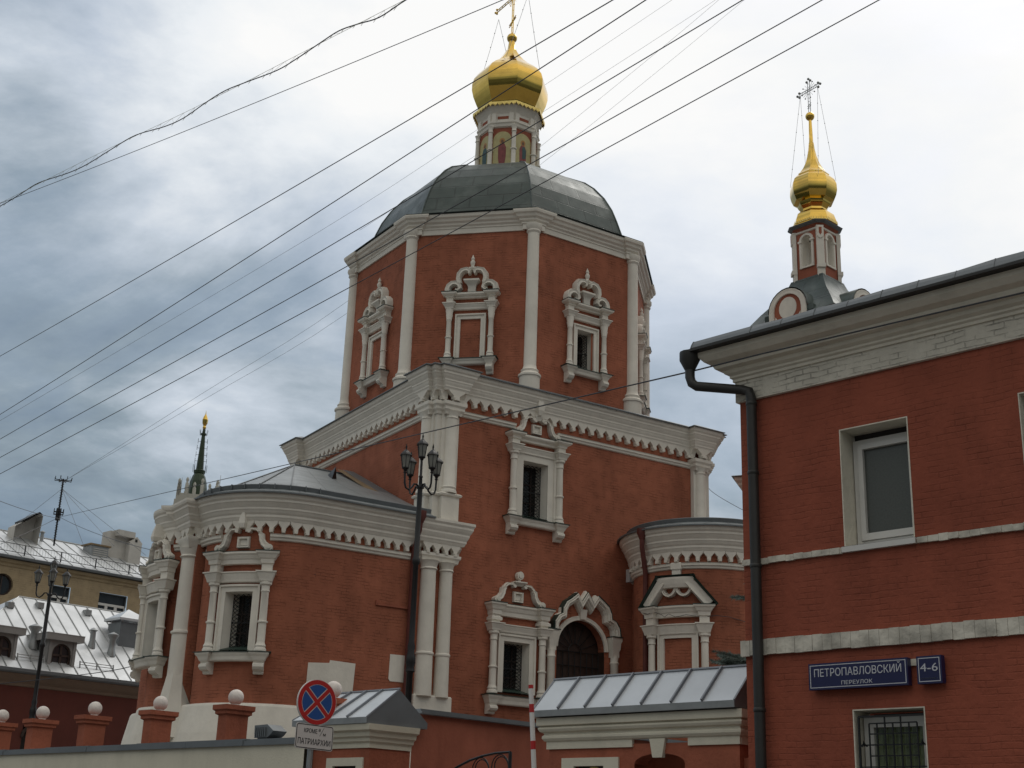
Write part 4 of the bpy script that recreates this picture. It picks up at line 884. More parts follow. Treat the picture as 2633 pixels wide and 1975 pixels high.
g = G(); g.sweep(hp, [(0.0, 7.93), (0.07, 7.93), (0.07, 7.97), (0.10, 7.99), (0.10, 8.02), (0.15, 8.05), (0.17, 8.08), (0.17, 8.10), (0.25, 8.12), (0.27, 8.16), (0.27, 8.18), (0.36, 8.22), (0.42, 8.29), (0.43, 8.33), (0.43, 8.36), (-0.1, 8.37)]); g.obj('cornice', 'whitehouse', house)
g = G(); g.sweep(hp, [(0.40, 8.365), (0.55, 8.365), (0.55, 8.40), (0.50, 8.42), (0.50, 8.43)]); g.obj('eave_sheet', 'pipe', house)
g = G(); g.sweep(hp, [(0.40, 8.43), (0.2, 8.50), (-3.5, 10.0)])
hpw = [(HX0 + (HX1 - HX0) * k / 28, 0.0) for k in range(29)]; wj = random.Random(3)
def wob(k): return -0.5 - wj.uniform(-.012, .012), 8.555 + wj.uniform(-.02, .012)
rows = []
for k, (x, y) in enumerate(hpw):
    a, b = wob(k); x = x - 0.5 if k == 0 else x
    rows.append([(x, a, 8.42), (x, a + .035, 8.49), (x, a + .08, b), (x, a + .14, b + .015), (x, -0.22, 8.50)])
for k in range(28):
    for q in range(4): g.add([rows[k][q], rows[k + 1][q], rows[k + 1][q + 1], rows[k][q + 1]], [(0, 1, 2, 3)])
    g.tube([Vector(rows[k][q]) + Vector((0, -.004, 0)) for q in range(4)], .006, 4)
g.sweep([(HX0, HD), (HX0, 0.0)], [(0.50, 8.42), (0.42, 8.55), (0.36, 8.57), (0.2, 8.50)])
root = g.obj('roof', 'darkzinc', house)
# the string course is laid brick by brick: a slightly wavy band
g = G()
def band(z0, z1, d, x0, x1):
    x = x0
    while x < x1 - 0.01:
        wdt = min(0.135 + random.uniform(-.01, .01), x1 - x); a, b = random.uniform(-.006, .006), random.uniform(-.006, .006)
        g.box(F, x, x + wdt - 0.004, -0.02, d + random.uniform(-.004, .004), z0 + a, z1 + b); x += wdt
band(5.265, 5.345, 0.045, HX0 + 0.0, 1.30); band(5.265, 5.345, 0.045, 2.36, HX1)
g.obj('string_course', 'whiteband', house)
g = G(); band(4.05, 4.255, 0.055, HX0 - 0.03, HX1); g.box(face(HX0, 0, -90), -1.2, 0.055, -0.02, 0.05, 4.05, 4.255); g.obj('band_course', 'whiteband', house)
def house_window(o, closed=True):
    x0, x1, z0, z1 = o; g = G(); d = -0.30
    g.box(F, x0 - 0.015, x0, d - .1, 0.004, z0, z1); g.box(F, x1, x1 + 0.015, d - .1, 0.004, z0, z1); g.box(F, x0 - 0.015, x1 + 0.015, d - .1, 0.004, z1, z1 + 0.015); g.box(F, x0, x1, d - .1, 0.0, z0 - 0.02, z0)
    return g.obj('window', 'whitehouse', house)
for o in (uw, uw2):
    r_ = house_window(o); x0, x1, z0, z1 = o; g = G(); d = -0.29
    a, b, c, e = x0 + 0.015, x1 - 0.01, z0 + 0.03, z1 - 0.09
    for q in ((a, a + 0.06, c, e), (b - 0.06, b, c, e), (a + .06, b - .06, c, c + 0.07), (a + .06, b - .06, e - 0.06, e)): g.box(F, q[0], q[1], d - 0.06, d, q[2], q[3])
    a, b, c, e = a + 0.075, b - 0.065, c + 0.075, e - 0.065
    for q in ((a, a + 0.07, c, e), (b - 0.07, b, c, e), (a + .07, b - .07, c, c + 0.09), (a + .07, b - .07, e - 0.07, e)): g.box(F, q[0], q[1], d - 0.03, d + 0.025, q[2], q[3])
    g.obj('frame', 'pvc', r_)
    p = G(); p.box(F, x0 + 0.05, x1 - 0.05, d - 0.05, d - 0.035, z0 + 0.1, z1 - 0.12); pn_ = p.obj('pane', 'glassgrey', r_); p = G(); p.box(F, x0 + .14, x1 - .1, d - 0.034, d - 0.03, z1 - .34, z1 - .2); p.obj('roller_blind', 'pipe' if False else 'plaster', r_) if False else None
    p = G(); p.box(F, x0, x1, d - 0.30, d - 0.25, z0, z1); p.box(F, x0 + .02, x1 - .02, d - 0.06, d - 0.05, z1 - 0.1, z1); p.obj('backing', 'dark', r_)
    s_ = G(); s_.add([F(x0 - 0.03, 0.06, z0 - 0.015), F(x1 + 0.04, 0.06, z0 - 0.015), F(x1 + 0.04, -0.27, z0 + 0.02), F(x0 - 0.03, -0.27, z0 + 0.02)], [(0, 1, 2, 3)]); s_.box(F, x0 - 0.03, x1 + 0.04, 0.0, 0.06, z0 - 0.09, z0 - 0.018); s_.obj('sill', 'pvc', r_)
r_ = house_window(lw); x0, x1, z0, z1 = lw; d = -0.20; g = G()
for q in ((x0 + .02, x0 + .15, z0, z1 - .05), (x1 - .13, x1 - .01, z0, z1 - .05), (x0 + .15, x1 - .13, z1 - .19, z1 - .05)): g.box(F, q[0], q[1], d - 0.06, d, q[2], q[3])
g.obj('frame', 'pvc', r_)
g = G(); n_ = 40
for i in range(n_):
    a = x0 + .12 + (x1 - x0 - .22) * i / n_; b = x0 + .12 + (x1 - x0 - .22) * (i + 1) / n_; f = lambda t: -0.30 + 0.025 * math.sin(t * 55) + 0.012 * math.sin(t * 131)
    g.quad(F(a, f(a), z0), F(b, f(b), z0), F(b, f(b), z1 - .1), F(a, f(a), z1 - .1))
g.obj('curtain', 'curtain', r_)
p = G(); p.box(F, x0 + .1, x1 - .1, d - 0.05, d - 0.045, z0, z1 - .1); gl = bpy.data.materials.new('clear_window_glass'); gl.use_nodes = True; nt_ = gl.node_tree; nt_.nodes.remove(nt_.nodes['Principled BSDF'])
tb, gb, mx_ = nt_.nodes.new('ShaderNodeBsdfTransparent'), nt_.nodes.new('ShaderNodeBsdfGlossy'), nt_.nodes.new('ShaderNodeMixShader'); tb.inputs[0].default_value = (0.85, 0.9, 0.84, 1); gb.inputs['Roughness'].default_value = 0.05; mx_.inputs[0].default_value = 0.08
nt_.links.new(tb.outputs[0], mx_.inputs[1]); nt_.links.new(gb.outputs[0], mx_.inputs[2]); nt_.links.new(mx_.outputs[0], nt_.nodes['Material Output'].inputs['Surface']); M['clear'] = gl
p.obj('pane', 'clear', r_)
p = G(); p.box(F, x0, x1, d - 0.34, d - 0.30, z0, z1); p.obj('backing', 'dark', r_)
g = G(); d = -0.02; gx0, gx1, gz1 = x0 + 0.05, x1 + 0.03, z1 - 0.075
def bar(xa, za, xb, zb, r=0.011): g.tube([F(xa, d, za), F(xb, d, zb)], r, 4)
bar(gx0, z0, gx0, gz1, .017); bar(gx1, z0, gx1, gz1, .017); bar(gx0, gz1, gx1, gz1, .017)
ix0, ix1, iz1 = gx0 + 0.14, gx1 - 0.14, gz1 - 0.085
for i in range(7): bar(ix0 + (ix1 - ix0) * i / 6, z0, ix0 + (ix1 - ix0) * i / 6, iz1)
for i in (2, 4): bar(ix0 + (ix1 - ix0) * i / 6, iz1, ix0 + (ix1 - ix0) * i / 6, gz1)
z = iz1; k = 0
while z > z0 + 0.05:
    wd_ = k % 2 == 0 and k > 0; bar(gx0 if wd_ else ix0, z, gx1 if wd_ else ix1, z); z -= 0.125 if k == 0 else 0.13; k += 1
for xx in (gx0 + 0.07, gx1 - 0.07):
    for a in range(0, 180, 30): g.tube([F(xx - 0.05 * math.cos(R(a)), d + 0.01, iz1 - 0.255 - 0.02), F(xx, d + 0.03, iz1 - 0.255 + 0.05 * math.sin(R(a)))], 0.006, 4)
g.obj('grille', 'iron', r_)
# gutter funnel and downpipe
g = G(); fx, fy = -0.80, -0.42
g.lathe(lambda x, dd, z: Vector((fx + x, fy + dd, z)), 0, 0, [(0.15, 8.40), (0.15, 8.28), (0.075, 8.13)], 12)
g.tube([(fx, fy, 8.16), (fx, fy, 8.02), (fx + 0.03, fy, 7.93), (fx + 0.10, fy + .02, 7.87), (-0.10, -0.14, 7.76), (0.0, -0.12, 7.72), (0.03, -0.115, 7.62), (0.03, -0.11, 0.3)], 0.072, 10)
for z in (7.5, 6.5, 5.2, 3.3, 2.0): g.lathe(lambda x, dd, zz: Vector((0.03 + x, -0.11 + dd, zz)), 0, 0, [(0.074, z), (0.082, z + 0.01), (0.082, z + 0.05), (0.074, z + 0.06)], 10)
g.obj('downpipe', 'pipe', house)

# street name plates --------------------------------------------------------------------------------------
def plate(name, x0, x1, z0, z1, label):
    o = thing(name, label, 'street sign', STREET, SANG)
    g = G(); g.box(F, x0, x1, 0.03, 0.12, z0, z1); g.obj('box', 'blue', o)
    g = G(); m = 0.022; t = 0.009
    for q in ((x0 + m, x1 - m, z0 + m, z0 + m + t), (x0 + m, x1 - m, z1 - m - t, z1 - m), (x0 + m, x0 + m + t, z0 + m + t, z1 - m - t), (x1 - m - t, x1 - m, z0 + m + t, z1 - m - t)): g.box(F, q[0], q[1], 0.118, 0.1225, q[2], q[3])
    g.obj('border', 'signwhite', o); return o
o = plate('street_name_plate', 0.79, 2.165, 3.545, 3.872, 'long navy street name plate on the red house, white Cyrillic lettering')
g = G(); g.box(F, 2.14, 2.33, 0.005, 0.03, 3.78, 3.86); g.obj('bracket', 'whitehouse', o)
letters('ПЕТРОПАВЛОВСКИЙ', F, 1.478, 3.705, 0.135, 0.121, 'signwhite', o, width=1.21)
letters('ПЕРЕУЛОК', F, 1.47, 3.595, 0.065, 0.121, 'signwhite', o, width=0.43)
o = plate('house_number_plate', 2.285, 2.605, 3.545, 3.872, 'square navy house number plate reading 4-6 beside the street name plate')
letters('4-6', F, 2.445, 3.69, 0.135, 0.121, 'signwhite', o, width=0.225)
dimw = mat('faded_lettering', (0.055, 0.06, 0.10), 0.5, var=0.03); M['dimw'] = dimw
letters('СТРОЕНИЕ 1', F, 2.445, 3.595, 0.028, 0.121, 'dimw', o, width=0.21)

# gatehouse beside the house --------------------------------------------------------------------------------
GO = 0.42                                     # its wall stands this far behind the house front
gate = thing('gatehouse', 'low red gatehouse with pale moulded cornice and grey sheet roof', 'gatehouse', STREET, SANG)
FG = face(0, GO); gx0, gx1 = -4.14, -0.66; GD = 0.56
ax, ar = -2.03, 0.45
g = G(); nich = (-3.98, -3.02, 1.2, 2.735)
zt = 3.0
g.wall(FG, gx0, gx1, 0, zt, holes=[(ax - ar, ax + ar, 0, 2.86), (-3.62, -3.04, 1.2, 2.72)])
ta = [(ax + ar * math.cos(R(a)), 2.72 + 0.14 * math.sin(R(a))) for a in range(180, -1, -15)]; hf = len(ta) // 2
g.extr(FG, [(ax - ar, 2.86)] + ta[:hf + 1], -0.3, 0.0); g.extr(FG, [(ax + ar, 2.86)] + ta[hf:][::-1], -0.3, 0.0)
g.wall(face(gx1, GO, 90), 0, GD, 0, zt); g.wall(face(gx0, GO, -90), -GD, 0, 0, zt); g.wall(face(gx1, GO + GD, 180), 0, gx1 - gx0, 0, zt, holes=[(gx1 - ax - ar, gx1 - ax + ar, 0, 2.5)])
g.box(FG, gx1 - 0.02, gx1 + 0.50, -0.35, -0.10, 0, 2.78)                  # lower stub towards the house
g.obj('wall', 'pier', gate)
gp_ = [(gx0, GO + GD), (gx0, GO), (gx1, GO), (gx1, GO + GD)]
GC = [(0.03, 3.06), (0.06, 3.075), (0.085, 3.11), (0.085, 3.14), (0.06, 3.165), (0.065, 3.19), (0.11, 3.21), (0.13, 3.245), (0.13, 3.265), (0.10, 3.285), (0.15, 3.30), (0.15, 3.41), (0.0, 3.42)]
g = G(); g.sweep(gp_, GC)
for q in ((gx0, -2.50), (-1.50, gx1)): g.box(FG, q[0] - (0.03 if q[0] == gx0 else 0), q[1] + (0.03 if q[1] == gx1 else 0), -0.02, 0.035, 2.955, 3.062)
g.extr(FG, [(ax - 0.14, 3.062), (ax - 0.085, 2.80), (ax + 0.085, 2.80), (ax + 0.14, 3.062)], -0.02, 0.05)
g.sweep([(gx1, GO), (gx1, GO + GD)], [(0.0, 2.955), (0.035, 2.955), (0.035, 3.062)])
g.obj('cornice', 'cream', gate)
g = G()
for q in ((-3.86, -3.62, 1.2, 2.82), (-3.04, -2.76, 1.2, 2.82), (-3.62, -3.04, 2.70, 2.82)): g.box(FG, q[0], q[1], -0.02, 0.03, q[2], q[3])
g.obj('niche_frame', 'cream', gate)
g = G(); g.box(FG, -3.64, -3.02, -0.14, -0.12, 1.2, 2.74); nr_ = g.obj('niche', 'wood', gate)
g = G(); g.extr(FG, [(-3.33 + 0.20 * math.cos(R(a)), 2.50 + 0.20 * math.sin(R(a))) for a in range(0, 360, 15)], -0.12, -0.10); g.obj('gilded_disc', 'goldtrim', nr_)
def tent_roof(x0, x1, y0, y1, ze, zr, fas, hipl, hipr, n, parent, m='gatezinc'):
    """sheet roof with a ridge along x; hip lengths at the ends"""
    yr = (y0 + y1) / 2; g = G(); a, b, c, d = Vector((x0, y0, ze)), Vector((x1, y0, ze)), Vector((x1, y1, ze)), Vector((x0, y1, ze)); e, f = Vector((x0 + hipl, yr, zr)), Vector((x1 - hipr, yr, zr))
    g.add([a, b, f, e], [(0, 1, 2, 3)]); g.add([c, d, e, f], [(0, 1, 2, 3)]); g.add([d, a, e], [(0, 1, 2)]); g.add([b, c, f], [(0, 1, 2)], 1)
    lo = Vector((0, 0, -fas))
    for p, q, mi in ((a, b, 2), (b, c, 1), (c, d, 2), (d, a, 2)): g.add([p + lo, q + lo, q, p], [(0, 1, 2, 3)], mi)
    g.add([a + lo, b + lo, c + lo, d + lo], [(0, 1, 2, 3)], 1)
    r = g.obj('roof', [m, 'darkzinc', 'galv'], parent); s = G()
    for i in range(1, n):
        t = i / n; p = a + (b - a) * t; q = e + (f - e) * t; nrm = Vector((0, -0.03, 0.03)); w_ = Vector((0.014, 0, 0))
        vs = [p - w_, p + w_, q + w_, q - w_, p - w_ + nrm, p + w_ + nrm, q + w_ + nrm, q - w_ + nrm]; s.add(vs, [(4, 5, 6, 7), (0, 4, 7, 3), (1, 2, 6, 5), (0, 1, 5, 4), (2, 3, 7, 6)])
    s.tube([e + Vector((-.02, 0, .01)), f + Vector((.02, 0, .01))], 0.022, 5); s.tube([a, e], 0.018, 4); s.tube([b, f], 0.018, 4)
    s.obj('seam', 'seamshade', r); return r
tent_roof(gx0 - 0.17, gx1 + 0.08, GO - 0.22, GO + GD + 0.22, 3.52, 4.03, 0.095, 0.0, 0.0, 7, gate)
# the gate pillar on the other side of the passage
pier = thing('gate_pillar', 'wide red gate pillar with cream cornice and grey gabled roof behind the road sign', 'gate pillar', STREET, SANG)
px0, px1, PD = -9.92, -8.36, 0.95; FP = face(0, GO)
g = G(); nx0, nx1 = -9.34, -8.64
g.wall(FP, px0, px1, 0, 3.1, holes=[(nx0, nx1, 1.2, 2.80)]); g.wall(face(px1, GO, 90), 0, PD, 0, 3.1); g.wall(face(px0, GO, -90), -PD, 0, 0, 3.1); g.wall(face(px1, GO + PD, 180), 0, px1 - px0, 0, 3.1); g.obj('wall', 'pier', pier)
pp = [(px0, GO + PD), (px0, GO), (px1, GO), (px1, GO + PD)]
g = G(); g.sweep(pp, [(0.0, 3.07), (0.03, 3.07), (0.03, 3.15), (0.08, 3.18), (0.09, 3.23), (0.14, 3.26), (0.15, 3.31), (0.15, 3.33), (0.22, 3.36), (0.24, 3.46), (0.0, 3.47)]); g.obj('cornice', 'cream', pier)
g = G()
for q in ((nx0 - 0.15, nx0 + 0.03, 1.2, 2.91), (nx1 - 0.03, nx1 + 0.15, 1.2, 2.91), (nx0 + 0.03, nx1 - 0.03, 2.77, 2.91)): g.box(FP, q[0], q[1], -0.03, 0.03, q[2], q[3])
g.obj('niche_frame', 'cream', pier)
g = G(); g.box(FP, nx0, nx1, -0.14, -0.12, 1.2, 2.8); nr_ = g.obj('niche', 'wood', pier)
g = G(); g.extr(FP, [((nx0 + nx1) / 2 + 0.18 * math.cos(R(a)), 2.56 + 0.18 * math.sin(R(a))) for a in range(0, 360, 15)], -0.12, -0.10); g.obj('gilded_disc', 'goldtrim', nr_)
tent_roof(px0 - 0.36, px1 + 0.18, GO - 0.26, GO + PD + 0.22, 3.57, 4.10, 0.105, 0.35, 0.0, 4, pier)

# wall along the street at the left, its posts and balls --------------------------------------------------------
fence = thing('masonry_fence', 'long cream plastered wall with grey coping along the left street edge', 'wall', STREET, SANG)
g = G(); g.wall(face(0, 0.22), -60, -9.93, 0, 3.16); g.wall(face(-9.93, 0.70, 180), 0, 50, 0, 3.16); g.obj('wall', 'cream', fence)
g = G(); 
for k in range(26):
    x = -60 + k * 1.93; o_ = random.uniform(-.008, .008); g.box(face(0, 0.22), x, min(x + 1.925, -9.94), -0.55, 0.06 + o_, 3.16, 3.255 + o_)
    g.box(face(0, 0.22), x, min(x + 1.925, -9.94), -0.50, 0.0 + o_, 3.2555, 3.285 + o_)
g.obj('coping', 'darkzinc', fence)
for x in (-22.5, -20.47, -18.08, -15.40, -12.68, -9.63, -24.6, -26.8):
    p = G(); w_, dd = 0.15, 0.25; yb = 0.30; c0, c1 = yb - 0.02, yb + 2 * dd - 0.02
    prof = [(0.0, 3.26), (0.0, 3.77), (0.05, 3.80), (0.05, 3.85), (0.09, 3.88), (0.09, 3.97), (0.0, 3.975)]
    q = [(x - w_, c1), (x - w_, c0), (x + w_, c0), (x + w_, c1)]; p.sweep(q, prof, closed=True); p.add([(a[0], a[1], 3.975) for a in q], [(0, 1, 2, 3)])
    r_ = p.obj('post', 'pier', fence); b = G(); b.ball((x, yb + dd, 4.135), 0.155, 14); b.lathe(ID, x, yb + dd, [(0.10, 3.97), (0.07, 4.01)], 12); b.obj('ball', 'ball', r_)
# floodlight standing on the wall
fl = thing('floodlight', 'dark box floodlight lying on the wall coping beside a post', 'floodlight', STREET, SANG)
g = G(); g.extr(face(0, 0), [(-11.60, 3.31), (-11.62, 3.54), (-11.22, 3.55), (-11.02, 3.43), (-11.10, 3.36), (-11.22, 3.30)], -0.62, -0.30)
for k in range(6): g.box(face(0, 0), -11.56 + .06 * k, -11.54 + .06 * k, -0.30, -0.27, 3.33, 3.50)
g.obj('housing', 'darkzinc', fl); g = G(); g.box(face(0, 0), -11.50, -11.2, -0.60, -0.3, 3.285, 3.315); g.obj('bracket', 'iron', fl)

# inner wall of the passage
iw = thing('passage_wall', 'plain red plastered wall with dark coping behind the gate passage', 'wall', STREET, SANG)
g = G(); FI = face(-8.37, 0.0, 90); g.wall(FI, 1.40, 16, 0, 3.74); g.wall(face(-8.6, 16, -90), -14.45, 0, 0, 3.74); g.obj('wall', 'redplain', iw)
g = G(); g.box(FI, 1.52, 16, -0.42, 0.10, 3.745, 3.79); g.box(FI, 1.52, 16, -0.40, 0.07, 3.79, 3.83); g.obj('coping', 'darkzinc', iw)

# iron gate leaf with scrolls, swung half open
lf = thing('iron_gate', 'black wrought iron gate leaf with scrolls under an arched top bar', 'gate', STREET, SANG)
FIg = face(-6.85, 0.8, 0); g = G()
top = [(0.0, 2.60), (0.3, 2.745), (0.6, 2.85), (0.9, 2.915), (1.2, 2.955), (1.52, 2.965)]
top = [(x, z) for x, z in top]
g.tube([FIg(-0.8, 0, 2.10)] + [FIg(-0.4, 0, 2.36)] + [FIg(x, 0, z) for x, z in top], 0.02, 6); g.tube([FIg(1.52, 0, 0.2), FIg(1.52, 0, 2.97)], 0.028, 6); g.tube([FIg(-0.8, 0, 0.2), FIg(-0.8, 0, 2.1)], 0.028, 6)
g.tube([FIg(-0.8, 0, 1.9), FIg(1.52, 0, 1.9)], 0.02, 6); g.tube([FIg(-0.8, 0, 0.4), FIg(1.52, 0, 0.4)], 0.02, 6)
g.obj('frame', 'iron', lf)
g = G()
for cx, cz, r in ((1.30, 2.74, 0.19), (0.86, 2.70, 0.19), (0.44, 2.58, 0.14), (0.08, 2.38, 0.14), (-0.3, 2.15, 0.12)):
    g.tube([FIg(cx + r * math.cos(R(a)) * (1 if a < 360 else (1 - (a - 360) / 500)), 0, cz + r * math.sin(R(a)) * (1 if a < 360 else (1 - (a - 360) / 500))) for a in range(-40, 620, 20)], 0.010, 5)
g.obj('scroll', 'iron', lf)
g = G()
for k in range(16): g.tube([FIg(-0.66 + k * 0.14, 0, 0.4), FIg(-0.66 + k * 0.14, 0, 1.9)], 0.010, 5)
g.obj('bars', 'iron', lf)

# raised barrier boom
bm = thing('barrier_boom', 'raised white barrier boom with red bands standing in the passage', 'barrier boom', (0, 0, 0))
A, B = Vector((0.62, 20.0, 0.9)), Vector((0.425, 20.0, 3.78)); g = G(); g.tube([A, B], [0.040, 0.034], 10); g.obj('boom', 'boomwhite', bm)
for t in (0.995, 0.90, 0.72, 0.54, 0.36, 0.2): g = G(); g.tube([A + (B - A) * (t - (0.035 if t < .99 else .012)), A + (B - A) * (t + 0.006)], 0.0392 if t < .9 else 0.0366, 10); g.obj('red_band', 'signred', bm)
g = G(); g.box(face(0.62, 20.0), -0.17, 0.17, -0.2, 0.2, 0.0, 1.05); g.obj('housing', 'signred', bm)

# no stopping sign -------------------------------------------------------------------------------------------
SGN = (-2.50, 18.5, 0.0)
sg = thing('road_sign', 'round no stopping sign, blue with a red cross, on a steel post', 'road sign', SGN, R(38))
FN = face(0, 0); tl = R(2.0)
Ft = lambda x, d, z: Vector((x, -d - 0.05, z)); cz, rr = 3.29, 0.300
circ = lambda r, n=48: [(r * math.cos(2 * math.pi * i / n), cz + r * math.sin(2 * math.pi * i / n)) for i in range(n)]
g = G(); g.extr(Ft, circ(rr), -0.006, 0.0); g.extr(Ft, circ(rr), -0.03, -0.006); r_ = g.obj('disc', 'signplate', sg)
g = G(); g.stroke(Ft, circ(rr - 0.036), 0.058, 0.0005, 0.003, closed=True, crown=0.05)
for s in (-1, 1):
    L_ = rr - 0.06; c = math.cos(R(45)); w2 = 0.026
    g.extr(Ft, [(-L_ * c - w2 * c * s, cz - L_ * c * s + w2 * c), (-L_ * c + w2 * c * s, cz - L_ * c * s - w2 * c), (L_ * c + w2 * c * s, cz + L_ * c * s - w2 * c), (L_ * c - w2 * c * s, cz + L_ * c * s + w2 * c)], 0.0005, 0.003 + .0006 * s)
g.obj('red_cross', 'signred', r_)
g = G()
for q in range(4):
    a0 = 45 + 90 * q; rb = rr - 0.072; gap = 0.038 / 0.7071
    ctr_ = (gap * math.cos(R(a0 + 45)), gap * math.sin(R(a0 + 45))); da = math.degrees(math.asin(0.038 / rb))
    g.extr(Ft, [(ctr_[0], cz + ctr_[1])] + [(rb * math.cos(R(a)), cz + rb * math.sin(R(a))) for a in [a0 + da + (90 - 2 * da) * i / 12 for i in range(13)]], 0.0005, 0.002)
g.obj('blue_field', 'signblue', r_)
# plate under it
Fpl = lambda x, d, z: Vector((x * math.cos(R(2.2)) , -d - 0.05, z - x * 0.035)); 
def rrect(x0, x1, z0, z1, r, n=5):
    o = []
    for cx, cz_, a in ((x1 - r, z1 - r, 0), (x0 + r, z1 - r, 90), (x0 + r, z0 + r, 180), (x1 - r, z0 + r, 270)): o += [(cx + r * math.cos(R(a + 90 * i / n)), cz_ + r * math.sin(R(a + 90 * i / n))) for i in range(n + 1)]
    return o
g = G(); g.extr(Fpl, rrect(-0.29, 0.29, 2.675, 3.00, 0.035), -0.006, 0.0); r_ = g.obj('plate', 'signplate', sg)
g = G(); g.stroke(Fpl, rrect(-0.277, 0.277, 2.688, 2.987, 0.03), 0.010, 0.0005, 0.002, closed=True, crown=.05); g.obj('border', 'black', r_)
letters('КРОМЕ', Fpl, -0.065, 2.885, 0.075, 0.0005, 'black', r_, width=0.20); letters('а', Fpl, 0.072, 2.915, 0.062, 0.0005, 'black', r_); letters('м', Fpl, 0.150, 2.862, 0.062, 0.0005, 'black', r_)
g = G(); g.stroke(Fpl, [(0.078, 2.855), (0.138, 2.965)], 0.005, 0.0005, 0.002, crown=.05); g.obj('slash', 'black', r_)
letters('ПАТРИАРХИИ', Fpl, 0.0, 2.735, 0.105, 0.0005, 'black', r_, width=0.50)
g = G(); g.tube([(-0.02, 0.0, 0), (-0.02, 0.0, 3.5)], 0.038, 12); g.box(face(0, -0.01), -0.10, 0.10, -0.01, 0.035, 3.005, 3.02); g.obj('post', 'galv', sg)

# street lamps -------------------------------------------------------------------------------------------------
def lantern(g, gg, x, y, z, s=1.0):
    Fl = lambda a, d, zz: Vector((x + a * s, y + d * s, z + zz * s))
    gg.lathe(Fl, 0, 0, [(0.085, 0.02), (0.135, 0.34)], 6, a0=0, a1=360, smooth=False)
    for k in range(6):
        a = R(60 * k); g.tube([Fl(0.088 * math.cos(a), 0.088 * math.sin(a), 0.0), Fl(0.140 * math.cos(a), 0.140 * math.sin(a), 0.35)], 0.009 * s, 4)
    g.lathe(Fl, 0, 0, [(0.03, -0.10), (0.05, -0.04), (0.095, -0.01), (0.095, 0.015)], 10)
    g.lathe(Fl, 0, 0, [(0.175, 0.335), (0.165, 0.36), (0.10, 0.43), (0.05, 0.48), (0.02, 0.50), (0.018, 0.54), (0.028, 0.56), (0.004, 0.66)], 6, smooth=False)
def street_lamp(loc, label, hz, rz):
    o = thing('street_lamp', label, 'street lamp', loc, rz, 'five lantern street lamps')
    g = G(); h = hz - 1.45
    g.lathe(ID, 0, 0, [(0.20, 0), (0.20, 0.5), (0.12, 0.6), (0.095, 1.4), (0.085, h * .32), (0.082, h * .535), (0.12, h * .54), (0.10, h * .55), (0.125, h * .56), (0.12, h * .575), (0.085, h * .585), (0.10, h * .60), (0.074, h * .61), (0.068, h * .80), (0.10, h * .805), (0.10, h * .815), (0.072, h * .82), (0.066, h - 0.05), (0.10, h - 0.03), (0.10, h + 0.02), (0.05, h + 0.06), (0.045, h + 0.25), (0.06, h + 0.28), (0.035, h + 0.32), (0.032, hz - 0.70)], 14); g.obj('pole', 'iron', o)
    t = G(); gl_ = G(); lantern(t, gl_, 0, 0, hz - 0.64); ln_ = t.obj('lantern', 'iron', o); gl_.obj('lamp_glass', 'lampglass', ln_)
    for k in range(4):
        a = R(90 * k); ca, sa = math.cos(a), math.sin(a); q = G()
        pr = [(0.03, h - 0.02), (0.12, h + 0.06), (0.20, h + 0.05), (0.27, h - 0.06), (0.36, h - 0.13), (0.45, h - 0.09), (0.49, h + 0.02), (0.50, h + 0.30)]
        q.tube([(r * ca, r * sa, z) for r, z in pr], 0.026, 7); q.lathe(lambda x, d, z: Vector((0.5 * ca + x, 0.5 * sa + d, z)), 0, 0, [(0.03, h + 0.28), (0.05, h + 0.30), (0.03, h + 0.33)], 8); q.obj('arm', 'iron', o)
        t = G(); gl_ = G(); lantern(t, gl_, 0.5 * ca, 0.5 * sa, h + 0.42); ln_ = t.obj('lantern', 'iron', o); gl_.obj('lamp_glass', 'lampglass', ln_)
    return o
street_lamp((-2.30, 34.0, 0), 'black five-lantern street lamp in front of the church corner', 11.72, R(38))
street_lamp((-16.93, 50.0, 0), 'black five-lantern street lamp before the silver roofed house at the left', 11.2, R(20))

